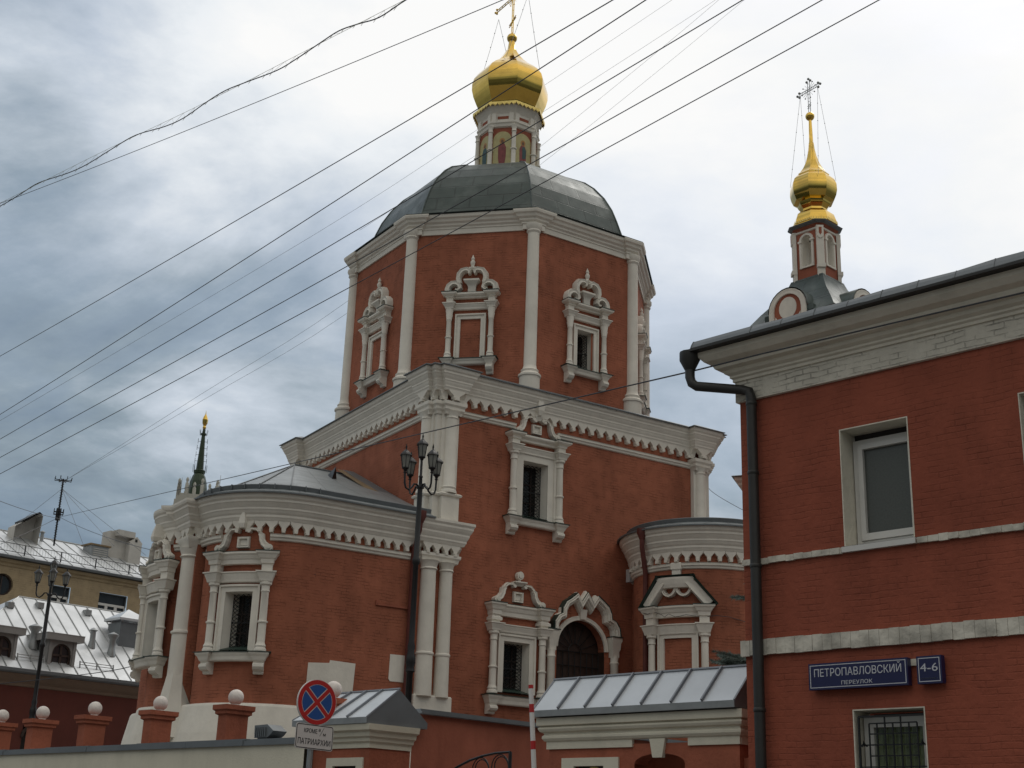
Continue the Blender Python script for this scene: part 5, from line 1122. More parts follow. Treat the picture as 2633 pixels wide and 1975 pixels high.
# ================================================================== BELL TOWER behind the red house
tower = thing('bell_tower', 'red and white church turret with gilded cupola rising behind the house roof', 'bell tower', (10.76, 44.0, 0), R(43.0))
hs_ = 0.57; g = G(); zb0, zb1 = 20.2, 22.76
oh, oz_, ot_ = 0.20, 21.28, 22.46
for k in range(4):
    Fk = face(hs_ * math.sin(R(90 * k)), -hs_ * math.cos(R(90 * k)), 90 * k)
    g.wall(Fk, -hs_, hs_, zb0, zb1, holes=[(-oh, oh, oz_, ot_)])
    ap_ = [(oh * math.cos(R(a)), ot_ - oh + oh * math.sin(R(a))) for a in range(180, -1, -15)]
    g.extr(Fk, [(-oh, ot_)] + ap_[:7], -0.10, 0.0); g.extr(Fk, [(oh, ot_)] + ap_[6:][::-1], -0.10, 0.0)
g.obj('belfry_wall', 'redplain', tower)
g = G()
for k in range(4):
    Fk = face(hs_ * math.sin(R(90 * k)), -hs_ * math.cos(R(90 * k)), 90 * k)
    g.stroke(Fk, [(-oh - .05, oz_), (-oh - .05, ot_ - oh)] + [((oh + .05) * math.cos(R(a)), ot_ - oh + (oh + .05) * math.sin(R(a))) for a in range(165, 10, -15)] + [(oh + .05, ot_ - oh), (oh + .05, oz_)], 0.10, -0.02, 0.05, crown=.2)
    for s in (-1, 1): g.box(Fk, s * (oh + .05) - .08, s * (oh + .05) + .08, -.01, .075, ot_ - oh - .05, ot_ - oh + .02); g.box(Fk, s * oh - (.012 if s > 0 else 0), s * oh + (0 if s > 0 else .012), -0.37, 0.0, oz_, ot_ - oh)
    g.box(Fk, -oh - .1, oh + .1, -0.37, 0.05, oz_ - .06, oz_)
    av = [(oh * .97 * math.cos(R(a)), ot_ - oh + oh * .97 * math.sin(R(a))) for a in range(180, -1, -15)]
    for q_ in range(12): g.quad(Fk(av[q_][0], 0, av[q_][1]), Fk(av[q_ + 1][0], 0, av[q_ + 1][1]), Fk(av[q_ + 1][0], -.37, av[q_ + 1][1]), Fk(av[q_][0], -.37, av[q_][1]))
g.obj('arch_frame', 'white', tower)
for k in range(4):
    x, y = hs_ * math.cos(R(-45 + 90 * k)) * 1.414, hs_ * math.sin(R(-45 + 90 * k)) * 1.414; c = G(); Fc = face(x, y, 45 + 90 * k)
    c.extr(Fc, [(-.13, zb0), (.13, zb0), (.13, 22.69), (-.13, 22.69)], -0.09, 0.035); c.box(Fc, -.145, .145, -.09, .10, 21.05, 21.20)
    c.extr(Fc, [(-.10, 22.26), (-.06, 22.21), (0, 22.17), (.06, 22.21), (.10, 22.26), (.10, 22.67), (-.10, 22.67)], 0.035, 0.075); p_ = c.obj('corner_pilaster', 'white', tower)
    c = G(); c.extr(Fc, [(-.05, 22.37), (0, 22.29), (.05, 22.37), (.05, 22.59), (-.05, 22.59)], 0.075, 0.082); c.obj('red_inlay', 'redplain', p_)
sq = [(-hs_, -hs_), (hs_, -hs_), (hs_, hs_), (-hs_, hs_)]; ch = 0.12
sq8 = [(-hs_ + ch, -hs_), (hs_ - ch, -hs_), (hs_, -hs_ + ch), (hs_, hs_ - ch), (hs_ - ch, hs_), (-hs_ + ch, hs_), (-hs_, hs_ - ch), (-hs_, -hs_ + ch)]
g = G(); g.sweep(sq8, [(0.0, 22.59), (0.04, 22.61), (0.04, 22.67), (0.0, 22.68)], closed=True); g.obj('string_course', 'white', tower)
g = G(); g.sweep(sq8, [(0.0, 22.68), (0.06, 22.76), (0.10, 22.79)], closed=True); g.obj('red_cove', 'redplain', tower)
g = G(); g.sweep(sq8, [(0.10, 22.785), (0.16, 22.80), (0.22, 22.84), (0.24, 22.88), (-0.4, 22.93)], closed=True); g.obj('cornice', 'darkzinc', tower)
TO = [(0.80, 22.90), (0.80, 22.95), (0.78, 23.12), (0.70, 23.38), (0.55, 23.52), (0.47, 23.56), (0.46, 23.64), (0.49, 23.68), (0.58, 23.80), (0.60, 23.90), (0.74, 23.96), (0.82, 24.15), (0.86, 24.35), (0.85, 24.60), (0.78, 24.80), (0.64, 24.95), (0.60, 24.97), (0.60, 25.03), (0.54, 25.08), (0.40, 25.28), (0.27, 25.55), (0.18, 25.85), (0.12, 26.15), (0.095, 26.42), (0.08, 26.45), (0.055, 27.40)]
TS = []
for i in range(len(TO) - 1):
    for t in range(2): TS.append((TO[i][0] + (TO[i + 1][0] - TO[i][0]) * t / 2, TO[i][1] + (TO[i + 1][1] - TO[i][1]) * t / 2))
TS.append(TO[-1]); g = G(); g.lathe(ID, 0, 0, TS, 8, a0=22.5, a1=382.5, facet=True)
root = g.obj('cupola', 'gold', tower)
g = G(); g.ball((0, 0, 27.54), 0.17, 10); g.obj('orb', 'gold', root)
g = G(); bd = Vector((-0.5481, 0.8364)); ca = R(-43.0); bd2 = (bd.x * math.cos(ca) - bd.y * math.sin(ca), bd.x * math.sin(ca) + bd.y * math.cos(ca)); cross(g, (0, 0), 27.68, 1.36, 0.48, bd2, 0.022); g.obj('cross', 'galv', root)
g = G()
for s in (-1, 1):
    for q in (-1, 1):
        a = Vector((bd2[0] * .44 * s, bd2[1] * .44 * s, 28.62)); b = Vector((bd2[0] * .70 * s + q * bd2[1] * .45, bd2[1] * .70 * s - q * bd2[0] * .45, 24.72)); g.tube([a, b], 0.006, 4)
        for t in (.2, .4, .6, .8): g.ball(a + (b - a) * t, 0.018, 5)
g.obj('chain', 'galv', root)
g = G()
for k in range(8):
    a0, a1 = R(22.5 + 45 * k), R(67.5 + 45 * k); A = Vector((.82 * math.cos(a0), .82 * math.sin(a0))); B = Vector((.82 * math.cos(a1), .82 * math.sin(a1)))
    for j in range(7):
        c = A + (B - A) * (j + .5) / 7; t = (B - A).normalized(); Fc = lambda x, d, z, c=c, t=t: Vector((c.x + t.x * x + t.y * d, c.y + t.y * x - t.x * d, z)); h = .042
        g.extr(Fc, [(-h, 22.96), (-h, 23.0), (-h * .3, 23.01), (0, 23.09), (h * .3, 23.01), (h, 23.0), (h, 22.96)], -.006, .006)
g.obj('lace_trim', 'goldtrim', root)
BH = 1.75; g = G(); g.sweep([(-BH, -BH), (BH, -BH), (BH, BH), (-BH, BH)], [(0, 0), (0, 19.0)], closed=True); g.obj('base_wall', 'redplain', tower)
g = G(); rp = [(BH + 0.12, 18.95), (BH, 19.05), (1.45, 19.5), (1.0, 20.1), (0.75, 20.55), (0.66, 20.80), (0.60, 20.82)]
g.lathe(ID, 0, 0, [(r * 1.41421, z) for r, z in rp], 4, a0=45, a1=405, facet=True)
for k in range(4):
    Fk = face(0, 0, 90 * k); rr_ = 0.76; zc_ = 19.22; n_ = 12; rows = []
    for d in (BH + 0.16, 0.5): rows.append([Fk(rr_ * 1.06 * math.cos(R(180 - 15 * j)), d, zc_ + rr_ * 1.06 * math.sin(R(180 - 15 * j))) for j in range(n_ + 1)])
    g.add(rows[0] + rows[1], [(j, j + 1, j + n_ + 2, j + n_ + 1) for j in range(n_)], smooth=True)
    g.box(Fk, -rr_ * 1.3, rr_ * 1.3, 0.5, BH + 0.1, 19.0, 19.2)
g.obj('roof', 'green', tower)
for k in range(4):
    Fk = face(0, 0, 90 * k); c = G(); 
    c.extr(Fk, [(0.76, 18.5), (0.76, 19.22)] + [(0.76 * math.cos(R(a)), 19.22 + 0.76 * math.sin(R(a))) for a in range(15, 180, 15)] + [(-0.76, 19.22), (-0.76, 18.5)], BH - 0.2, BH + 0.12, 1)
    c.stroke(Fk, [(-0.66, 18.55), (-0.66, 19.22)] + [(0.66 * math.cos(R(a)), 19.22 + 0.66 * math.sin(R(a))) for a in range(165, 10, -15)] + [(0.66, 19.22), (0.66, 18.55)], 0.20, BH + .1, BH + 0.18, 0, crown=.1)
    c.extr(Fk, [(0.36 * math.cos(R(a)), 19.28 + 0.40 * math.sin(R(a))) for a in range(0, 360, 18)], BH + .12, BH + 0.135, 0)
    for s in (-1, 1): c.extr(Fk, [(s * 0.52, 18.72), (s * 0.26, 18.72), (s * 0.52, 19.05)], BH + .12, BH + 0.14, 0)
    c.box(Fk, -.78, .78, BH + .1, BH + .17, 18.42, 18.60, 0); c.obj('kokoshnik_gable', ['white', 'redplain'], tower)

# ================================================================== white-corniced building glimpsed between church and house
an = thing('corniced_building', 'pale building of which only a white cornice corner shows left of the downpipe', 'building', (9.0, 52.0, 0), R(-20))
g = G(); g.sweep([(0.45, 8), (0.45, 0.45), (9, 0.45), (9, 8)], [(0, 0), (0, 15.3)]); g.obj('wall', 'redplain', an)
g = G(); g.sweep([(0.45, 8), (0.45, 0.45), (9, 0.45), (9, 8)], [(0.0, 14.95), (0.06, 15.0), (0.08, 15.1), (0.16, 15.18), (0.2, 15.3), (0.3, 15.4), (0.32, 15.5), (0.42, 15.6), (0.44, 15.72), (0, 15.74)]); g.obj('cornice', 'white', an)
g = G(); g.sweep([(0.45, 8), (0.45, 0.45), (9, 0.45), (9, 8)], [(0.42, 15.73), (0.52, 15.73), (0.52, 15.76), (-3, 16.9)]); g.obj('roof', 'darkzinc', an)

# ================================================================== SILVER ROOFED HOUSE at the left (facade perpendicular to the street)
SILV = (-18.0, 56.0, 0.0); BANG = SANG + math.pi / 2
sh = thing('silver_roofed_house', 'dark red house with bright silver sheet roof, dormers and vents at the left', 'house', SILV, BANG)
F = face(0, 0); tx0, tx1 = -8.0, 12.0
g = G(); g.wall(F, tx0, tx1, 0, 6.9, holes=[(-1.35, -0.35, 1.0, 5.35)]); g.wall(face(tx0, 0, -90), -9, 0, 0, 6.9); g.wall(face(tx1, 0, 90), 0, 9, 0, 6.9); g.obj('wall', 'duskred', sh)
g = G(); g.box(F, -1.35, -0.35, -0.3, -0.25, 1.0, 5.4); w_ = g.obj('window', 'dark', sh)
g = G(); g.stroke(F, [(-1.35, 4.9)] + [(-0.85 + 0.5 * math.cos(R(a)), 4.95 + 0.4 * math.sin(R(a))) for a in range(180, -1, -20)] + [(-0.35, 4.9)], 0.12, 0, .06); 
for x in (-1.35, -0.85, -0.35): g.box(F, x - .03, x + .03, -.24, -.18, 1.0, 5.3)
g.obj('frame', 'wood', w_)
sp_p = [(tx0, 9), (tx0, 0), (tx1, 0), (tx1, 9)]
g = G(); g.sweep(sp_p, [(0.0, 6.83), (0.05, 6.86), (0.10, 6.95), (0.22, 7.06), (0.36, 7.22), (0.40, 7.26), (0.40, 7.30)]); g.obj('cornice', 'buff', sh)
g = G(); g.sweep(sp_p, [(0.40, 7.30), (0.46, 7.31), (0.50, 7.37), (0.50, 7.48), (0.44, 7.49)])
g.obj('gutter', 'darkzinc', sh)
ez, rz_ = 7.50, 11.05; rd_ = 4.2
hx = -0.30; A, B, C_, D = Vector((tx0 + 2.6, -0.45, ez)), Vector((tx1 + .4, -0.45, ez)), Vector((tx1 + .4, rd_, rz_)), Vector((hx, rd_, rz_))
g = G(); g.add([A, B, C_, D], [(0, 1, 2, 3)]); g.add([A, D, Vector((tx0 + 2.6, 9, ez))], [(0, 1, 2)]); g.add([Vector((tx0 + 2.6, 9, ez)), D, C_, Vector((tx1 + .4, 9, ez))], [(0, 1, 2, 3)])
g.box(ID, tx0 - .4, tx0 + 2.6, -0.45, 9, ez, ez + 0.05)
root = g.obj('roof', 'silver', sh)
slope = (rz_ - ez) / (rd_ + .45); rpt = lambda x, y, u=0: Vector((x, y, ez + slope * (y + .45) + u))
g = G(); x = tx0 + 2.9
while x < tx1:
    y1 = rd_ if x > hx else -0.45 + (rd_ + .45) * max(0.02, (x - (tx0 + 2.6)) / (hx - tx0 - 2.6)); g.tube([rpt(x, -0.44, .02), rpt(x, y1, .02)], 0.022, 4); x += 0.62
g.tube([D, C_], 0.04, 5); g.tube([A, D], 0.03, 5); g.obj('seam', 'galv', root)
for (x, y) in ((-1.05, 3.45), (0.45, 3.75), (2.75, 3.75), (4.9, 3.75), (-2.3, 2.6)):
    g = G(); b = rpt(x, y, 0); g.box(face(b.x, b.y, 0), -.14, .14, -.1, .22, b.z - .12, b.z + .13); g.obj('roof_hatch', 'galv', root)
def dormer(cx):
    g = G(); hw = 0.62; f0 = 0.02; z0, z1 = 7.62, 9.0
    Fd = lambda x, d, z: F(cx + x, d - f0, z); ow = 0.42
    g.wall(Fd, -hw, hw, z0, z1, holes=[(-ow, ow, z0, 8.72)])
    ap_ = [(ow * math.cos(R(a)), 8.30 + ow * math.sin(R(a))) for a in range(180, -1, -15)]; g.extr(Fd, [(-ow, 8.72)] + ap_[:7], -.1, 0); g.extr(Fd, [(ow, 8.72)] + ap_[6:][::-1], -.1, 0)
    for s in (-1, 1): g.extr(lambda x, d, z, s=s: Vector((cx + s * (hw - .001) + d * s, f0 + x, z)), [(0, z0), (0, z1), (2.3, z1), (2.0, z1 - .2)], -.02, 0.0)
    for s in (-1, 1): g.box(Fd, s * (hw - .08) - .06, s * (hw - .08) + .06, 0, .05, z0, z1)
    d_ = g.obj('dormer', 'dormer', sh)
    g = G(); g.box(lambda x, d, z: F(cx + x, d, z), -.83, .83, -2.2, .20, 8.82, 9.06); g.box(lambda x, d, z: F(cx + x, d, z), -.84, .84, -2.2, .21, 9.06, 9.10); g.obj('dormer_roof', 'dormer', d_)
    g = G(); g.box(Fd, -ow, ow, -.16, -.13, z0, 8.75); g.obj('pane', 'glassblue', d_)
    g = G(); g.stroke(Fd, [(-ow + .03, z0)] + [((ow - .03) * math.cos(R(a)), 8.30 + (ow - .03) * math.sin(R(a))) for a in range(180, -1, -15)] + [(ow - .03, z0)], .09, -.13, -.06, crown=.1); g.box(Fd, -.05, .05, -.13, -.07, z0, 8.70); g.box(Fd, -ow, ow, -.13, -.07, 8.20, 8.28); g.obj('sash', 'wood', d_)
dormer(-0.13); dormer(-2.72)
for k, (x, y, hh, r) in enumerate(((-0.98, 0.9, 0.95, .16), (1.95, 1.45, 0.80, .12), (2.72, 1.1, 0.95, .14))):
    b = rpt(x, y, -0.1); g = G(); Fv = lambda a, d, z, b=b: Vector((b.x + a, b.y + d, b.z + z))
    g.lathe(Fv, 0, 0, [(r * 1.35, 0), (r * 1.25, .2), (r, .36), (r, hh - .22), (r * (1.75 if k != 1 else 1.0), hh - .05), (r * (1.75 if k != 1 else 1.6), hh), (r * .9, hh + .07), (.01, hh + .12)], 12); g.obj('vent_pipe', 'galv', root)
b = rpt(4.0, 2.3, -.3); g = G(); g.box(face(b.x, b.y), -.62, .7, -.5, .55, b.z - .2, b.z + .95); c_h = g.obj('chimney', 'darkzinc', root)
g = G(); q = [Vector((b.x - .78, b.y - .7, b.z + 1.12)), Vector((b.x + .86, b.y - .7, b.z + 1.12)), Vector((b.x + .86, b.y + .65, b.z + 1.12)), Vector((b.x - .78, b.y + .65, b.z + 1.12)), Vector((b.x, b.y, b.z + 1.62))]
g.add(q, [(0, 1, 4), (1, 2, 4), (2, 3, 4), (3, 0, 4)]); g.sweep([(p.x, p.y) for p in q[:4]], [(0, b.z + 1.02), (0, b.z + 1.125)], closed=True)
for s in (-.5, .58):
    for t in (-.4, .45): g.box(face(b.x, b.y), s - .03, s + .03, t - .03, t + .03, b.z + .94, b.z + 1.15)
g.obj('cowl', 'silver', c_h)
g = G()
for x0, x1 in ((-2.0, -0.85), (0.75, 2.3), (-5, -3.4)):
    for u in (.10, .2): g.tube([rpt(x0, 0.05, u), rpt(x1, 0.05, u)], .018, 4)
    n_ = 3
    for k in range(n_): x = x0 + (x1 - x0) * k / (n_ - 1); g.tube([rpt(x, 0.05, .24), rpt(x, 0.0, 0)], .03, 4)
g.obj('snow_guard', 'galv', root)

# ================================================================== OCHRE BRICK BUILDING behind it
BRN = (-26.0, 78.0, 0.0)
ob = thing('brick_building', 'ochre brick building with round window, roof railing and tall chimneys behind the silver roof', 'building', BRN, BANG)
w1 = (-0.34, 0.80, 13.4, 14.86); w2 = (2.68, 4.57, 13.4, 14.90); w3 = (6.5, 8.3, 13.4, 14.9); rc_ = (-3.35, 14.42, 0.62)
g = G(); g.wall(F, -12, 16, 0, 15.75, holes=[w1, w2, w3, (rc_[0] - rc_[2], rc_[0] + rc_[2], rc_[1] - rc_[2], rc_[1] + rc_[2])])
for q in range(4):                                        # rounded corners of the oculus
    cs = [(rc_[0] + rc_[2] * math.cos(R(90 * q + 10 * i)), rc_[1] + rc_[2] * math.sin(R(90 * q + 10 * i))) for i in range(10)]
    co_ = (rc_[0] + rc_[2] * math.copysign(1, math.cos(R(90 * q + 45))), rc_[1] + rc_[2] * math.copysign(1, math.sin(R(90 * q + 45)))); g.extr(F, [co_] + cs[::-1], -.3, 0.0)
g.wall(face(-12, 0, -90), -9, 0, 0, 15.75); g.wall(face(16, 0, 90), 0, 9, 0, 15.75); g.obj('wall', 'brown', ob)
bpth = [(-12, 9), (-12, 0), (16, 0), (16, 9)]
g = G(); g.sweep(bpth, [(0.0, 15.45), (0.06, 15.5), (0.08, 15.62), (0.2, 15.7), (0.25, 15.85), (0.0, 15.86)]); g.obj('cornice', 'brown', ob)
g = G(); g.sweep(bpth, [(0.0, 15.87), (0.45, 15.90), (0.48, 16.02), (0.46, 16.05)]); g.obj('eave_sheet', 'darkzinc', ob)
g = G(); g.sweep(bpth, [(0.47, 16.05), (-4.3, 18.35), (-6, 18.36)]); root = g.obj('roof', 'silver', ob)
g = G(); 
for k in range(34): x = -11.5 + .8 * k; g.tube([(x, -.45, 16.07), (x, 4.3, 18.37)], .025, 4)
g.tube([(-12, 4.3, 18.38), (16, 4.3, 18.38)], .04, 5); g.obj('seam', 'galv', root)
g = G()
for z in (16.32, 16.78): g.tube([(-12, -.15, z), (16, -.15, z)], .022, 4)
for k in range(11): x = -11.4 + 2.25 * k; g.tube([(x, -.15, 16.1), (x, -.15, 16.80)], .04, 5)
for k in range(150): x = -11.4 + .18 * k; g.tube([(x, -.15, 16.32), (x, -.15, 16.78)], .006, 3, caps=False)
g.obj('railing', 'iron', root)
def plain_window(o, n):
    x0, x1, z0, z1 = o; g = G(); g.box(F, x0, x1, -.25, -.22, z0, z1); w_ = g.obj('window', 'glassblue', ob); zs = 14.22; g = G()
    for q in ((x0, x0 + .08, z0, z1), (x1 - .08, x1, z0, z1)): g.box(F, q[0], q[1], -.22, -.15, q[2], zs + .06)
    g.box(F, x0, x1, -.22, -.14, zs - .06, zs + .08)
    for k in range(1, n): x = x0 + (x1 - x0) * k / n; g.box(F, x - .09, x + .09, -.22, -.15, z0, zs)
    g.obj('frame', 'pvc', w_); g = G(); g.box(F, x0, x0 + .03, -.22, -.1, zs, z1); g.box(F, x1 - .05, x1, -.22, -.1, zs, z1); g.box(F, x0, x1, -.22, -.1, z1 - .05, z1); g.obj('sash', 'darkzinc', w_)
plain_window(w1, 2); plain_window(w2, 3); plain_window(w3, 3)
g = G(); g.box(F, rc_[0] - .7, rc_[0] + .7, -.28, -.24, rc_[1] - .7, rc_[1] + .7); w_ = g.obj('round_window', 'glassblue', ob)
g = G(); g.stroke(F, [(rc_[0] + .58 * math.cos(R(a)), rc_[1] + .58 * math.sin(R(a))) for a in range(0, 360, 15)], .09, -.24, -.15, closed=True); g.box(F, rc_[0] - .03, rc_[0] + .03, -.24, -.18, rc_[1] - .6, rc_[1] + .6); g.obj('frame', 'wood', w_)
g = G(); Fy = lambda x, d, z: Vector((x, 3.0 + d, z))
g.extr(Fy, [(-1.95, 16.9), (-0.45, 16.5), (-0.28, 19.30), (-0.50, 19.42), (-1.50, 18.72), (-1.92, 18.4)], -.45, .45); c1_ = g.obj('chimney', 'plaster', root)
g = G(); g.extr(Fy, [(-0.35, 19.38), (-0.55, 19.50), (-1.55, 18.80), (-1.5, 18.68), (-0.52, 19.40)], -.5, .5); g.obj('cap', 'pipe', c1_)
g = G(); g.box(face(3.7, 3.0), -.6, .58, -.5, .5, 17.0, 18.15); c1_ = g.obj('vent_box', 'galv', root); g = G(); g.box(face(3.7, 3.0), -.72, .70, -.6, .6, 18.15, 18.24); g.obj('cap', 'rust', c1_)
g = G()
for k in range(7): g.box(face(3.7, 3.0), -.45, .5, .5, .53, 17.15 + .13 * k, 17.20 + .13 * k)
g.obj('louvre', 'plaster', c1_)
g = G(); g.box(face(5.25, 3.4), -.75, .65, -.5, .5, 17.0, 19.35); g.box(face(5.25, 2.95), -.45, .75, -.35, .5, 19.05, 19.42); c1_ = g.obj('chimney', 'plaster', root)
g = G(); g.box(face(6.1, 2.9), -.45, .40, -.5, .5, 16.8, 18.75); g.extr(face(6.1, 2.4), [(-.5, 18.75), (.45, 18.75), (.02, 19.15)], -1.0, 0); c1_ = g.obj('chimney', 'plaster', root); g = G(); g.box(face(6.1, 2.4), -.1, .05, 0, .02, 18.80, 18.98); g.obj('flue_hole', 'dark', c1_)
g = G(); g.lathe(ID, 0.35, 3.6, [(.13, 17.8), (.11, 18.0), (.11, 18.5), (.16, 18.52), (.16, 18.58), (.02, 18.66)], 10); g.obj('vent_pipe', 'galv', root)
# rooftop mast with aerials
am = thing('antenna_mast', 'thin dark antenna mast on the ochre building roof with guy wires', 'antenna mast', (-26.25, 77.0, 17.0))
g = G(); g.tube([(0, 0, 0.0), (0, 0, 4.0)], .055, 6)
for k in range(24): g.tube([(-.09, 0, .3 + .15 * k), (.09, 0, .38 + .15 * k)], .018, 4)
g.obj('pole', 'iron', am)
g = G()
for z, r in ((3.9, .5), (1.85, .28), (2.0, .28)):
    for k in range(8): a = R(45 * k); g.tube([(0, 0, z), (r * math.cos(a), r * math.sin(a), z), (r * math.cos(a), r * math.sin(a), z + .18)], .028, 4)
g.obj('aerial', 'iron', am); g = G(); g.box(face(.0, 0), -.12, .12, -.1, .1, 1.5, 2.2); g.obj('junction_box', 'iron', am)
g = G()
for p in ((3.2, 1.0, 0.3), (4.6, 3.0, .2), (-3.5, 2.0, 1.2), (2.6, -2.0, -.8)): g.tube([(0, 0, 3.4), p], .012, 3)
g.obj('guy_wire', 'wiregrey', am)
# ================================================================== FAR SPIRE
spi = thing('spire_tower', 'distant stone high-rise top with thin green spire and gilded flame', 'tower', (-71.3, 300.0, 0), R(15))
g = G(); g.box(face(0, 0), -4.6, 4.6, -4.6, 4.6, 0, 70.0); g.box(face(0, 0), -5.0, 5.0, -5.0, 5.0, 70.0, 72.0); g.box(face(0, 0), -4.6, 4.6, -4.6, 4.6, 72.0, 73.0); g.obj('tower_block', 'stone', spi)
g = G()
for i in range(6):
    for s in (-1, 1):
        for (x, y) in ((-4.2 + 1.68 * i, s * 4.2), (s * 4.2, -4.2 + 1.68 * i)):
            t = 1.0 if i % 2 else 0.0; g.lathe(ID, x, y, [(.42, 72.8), (.38, 75.0 + t), (.20, 75.3 + t), (.34, 75.7 + t), (.30, 76.1 + t), (.02, 76.5 + t)], 6, smooth=False)
            if i % 2: g.tube([(x + .5, y, 72.8), (x + .5, y, 76.6 + (i % 3))], .06, 4)
g.box(face(0, 0), -4.5, 4.5, -4.5, 4.5, 72.8, 73.6); g.obj('pinnacles', 'stone', spi)
g = G(); g.lathe(ID, 0, 0, [(2.2, 73.4), (2.1, 76.0), (1.85, 77.6), (1.45, 78.9), (1.1, 79.5)], 8, smooth=False)
g.lathe(ID, 0, 0, [(1.25, 79.5), (1.35, 80.2), (0.85, 80.5), (0.78, 82), (0.45, 88.0), (0.40, 88.6), (0.62, 88.8), (0.62, 89.2), (.3, 89.3), (.25, 90.2)], 8, smooth=False); g.obj('spire', 'spiregreen', spi)
g = G()
for k in range(10):
    a = R(36 * k); g.tube([(1.5 * math.cos(a), 1.5 * math.sin(a), 79.8), (1.55 * math.cos(a), 1.55 * math.sin(a), 81.6)], .07, 4); g.tube([(.8 * math.cos(a), .8 * math.sin(a), 88.7), (.95 * math.cos(a), .95 * math.sin(a), 90)], .05, 4)
for z in (82.5, 84, 85.6, 87.2):
    for s in (-1, 1):
        r = .78 - (z - 82) * .055; g.tube([(s * r, 0, z), (s * (r + .55), 0, z)], .05, 4); g.tube([(s * (r + .55), 0, z - .5), (s * (r + .55), 0, z + .7)], .07, 4)
g.obj('aerials', 'iron', spi)
g = G(); g.lathe(ID, 0, 0, [(.25, 90.2), (.45, 90.6), (.30, 91.0), (.62, 91.7), (.68, 92.5), (.42, 93.3), (.12, 93.9), (.02, 94.8)], 7, smooth=False); g.obj('gilded_flame', 'gold', spi)

# ================================================================== BLUE SPRUCE behind the gatehouse
tr = thing('spruce_tree', 'blue spruce showing branch tips between gatehouse roof and house corner', 'tree', (5.42, 26.0, 0))
g = G(); g.tube([(0, 0, 0), (0.03, 0, 4), (0, 0.02, 9.6)], [.16, .10, .02], 8); g.obj('trunk', 'bark', tr)
rnd = random.Random(4); br_ = G(); nd = G()
def sprig(p, d, L_):
    """a twig clothed in needles"""
    u = d.orthogonal().normalized(); v = d.cross(u); n_ = max(5, int(L_ / .022))
    for i in range(n_):
        q = p + d * (L_ * i / n_)
        for k in range(7):
            a = rnd.uniform(0, 6.28); o = (u * math.cos(a) + v * math.sin(a)); t = q + (o * .8 + d * .7).normalized() * rnd.uniform(.06, .11); s_ = d.cross(o) * .008
            nd.add([q - s_, q + s_, t], [(0, 1, 2)])
z = 1.2
while z < 9.3:
    ln_ = (min(.60, (9.9 - z) * .2) if z > 5.15 else 1.25 + (5.15 - z) * .06); nb = 11 if z > 3 else 6
    for k in range(nb):
        a = rnd.uniform(0, 6.28); L0 = ln_ * (rnd.uniform(.75, 1.0) if rnd.random() < .9 or z < 5.15 else 1.35); zz = z + rnd.uniform(-.12, .12); d = Vector((math.cos(a), math.sin(a), rnd.uniform(-.22, .06)))
        tip = Vector((0, 0, zz)) + d * L0; mid = Vector((0, 0, zz)) + d * L0 * .55 + Vector((0, 0, -.06)); tip.z += .06 * L0
        br_.tube([Vector((0, 0, zz)), mid, tip], [.022, .014, .005], 4, caps=False)
        dd = (tip - mid).normalized(); m_ = int(L0 / .11)
        for j in range(2, m_ + 1):
            t = j / m_; p = Vector((0, 0, zz)).lerp(mid, t / .55) if t < .55 else mid.lerp(tip, (t - .55) / .45)
            for s in (-1, 1):
                sd = (dd + Vector((-dd.y, dd.x, rnd.uniform(-.5, .1))) * s * rnd.uniform(.6, 1.1)).normalized(); sprig(p, sd, .10 + .26 * (1 - abs(t - .65)) * min(1, L0) * rnd.uniform(.6, 1.1))
        sprig(tip - dd * .1, dd, .16)
    z += .30
br_.obj('branches', 'bark', tr); nd.obj('needles', 'needle', tr)

# ================================================================== OVERHEAD WIRES
def sag(a, b, s, n=16):
    a, b = Vector(a), Vector(b); return [a.lerp(b, i / n) + Vector((0, 0, -4 * s * (i / n) * (1 - i / n))) for i in range(n + 1)]
def wire(name, pts, r, label, m='wire', group=None):
    g = G(); g.tube(pts, r, 5); return tag(g.obj(name, m), label, 'cable' if name != 'guy' else 'wire', group)
WG = 'taut wires crossing the sky from lower left to upper right'
for (a, b), l in zip((([-21.02, 49.24, 18.06], [6.37, 12.25, 14.16]), ([-19.82, 47.0, 14.9], [6.78, 12.75, 14.89]), ([-19.88, 46.88, 13.83], [8.99, 14.0, 16.07]), ([-19.5, 45.76, 12.8], [10.59, 14.25, 16.36]), ([-19.08, 44.64, 11.89], [11.71, 14.5, 16.61])),
    ('uppermost of the five dark taut wires, crossing the onion dome', 'second of the five dark taut wires, crossing the lower onion', 'third dark taut wire, crossing the icon lantern', 'fourth dark taut wire, crossing the green roof edge', 'lowest of the five dark taut wires, crossing the octagon brickwork')):
    wire('overhead_wire', sag(a, b, 0.10), 0.0105, l, group=WG)
wire('overhead_wire', sag([-18.99, 42.16, 21.44], [3.5, 17.5, 15.86], 0.15), 0.0085, 'thin dark wire running just below the wavy cable', group=WG)
cw = [[-18.15, 40.98, 20.93], [-17.0, 40.0, 20.81], [-16.01, 39.1, 20.85], [-15.21, 38.36, 20.88], [-13.89, 37.14, 20.63], [-13.04, 36.32, 20.53], [-11.99, 35.25, 20.51], [-11.05, 34.27, 20.44], [-9.89, 33.05, 20.07], [-9.15, 32.23, 19.9], [-8.35, 31.29, 19.85], [-7.7, 30.51, 19.75], [-7.03, 29.69, 19.51], [-5.94, 28.3, 19.05], [-5.29, 27.4, 18.85], [-4.66, 26.5, 18.68], [-4.11, 25.68, 18.49], [-3.58, 24.86, 18.14], [-3.02, 23.96, 17.72], [-2.37, 22.82, 17.38], [-1.75, 21.67, 16.93]]
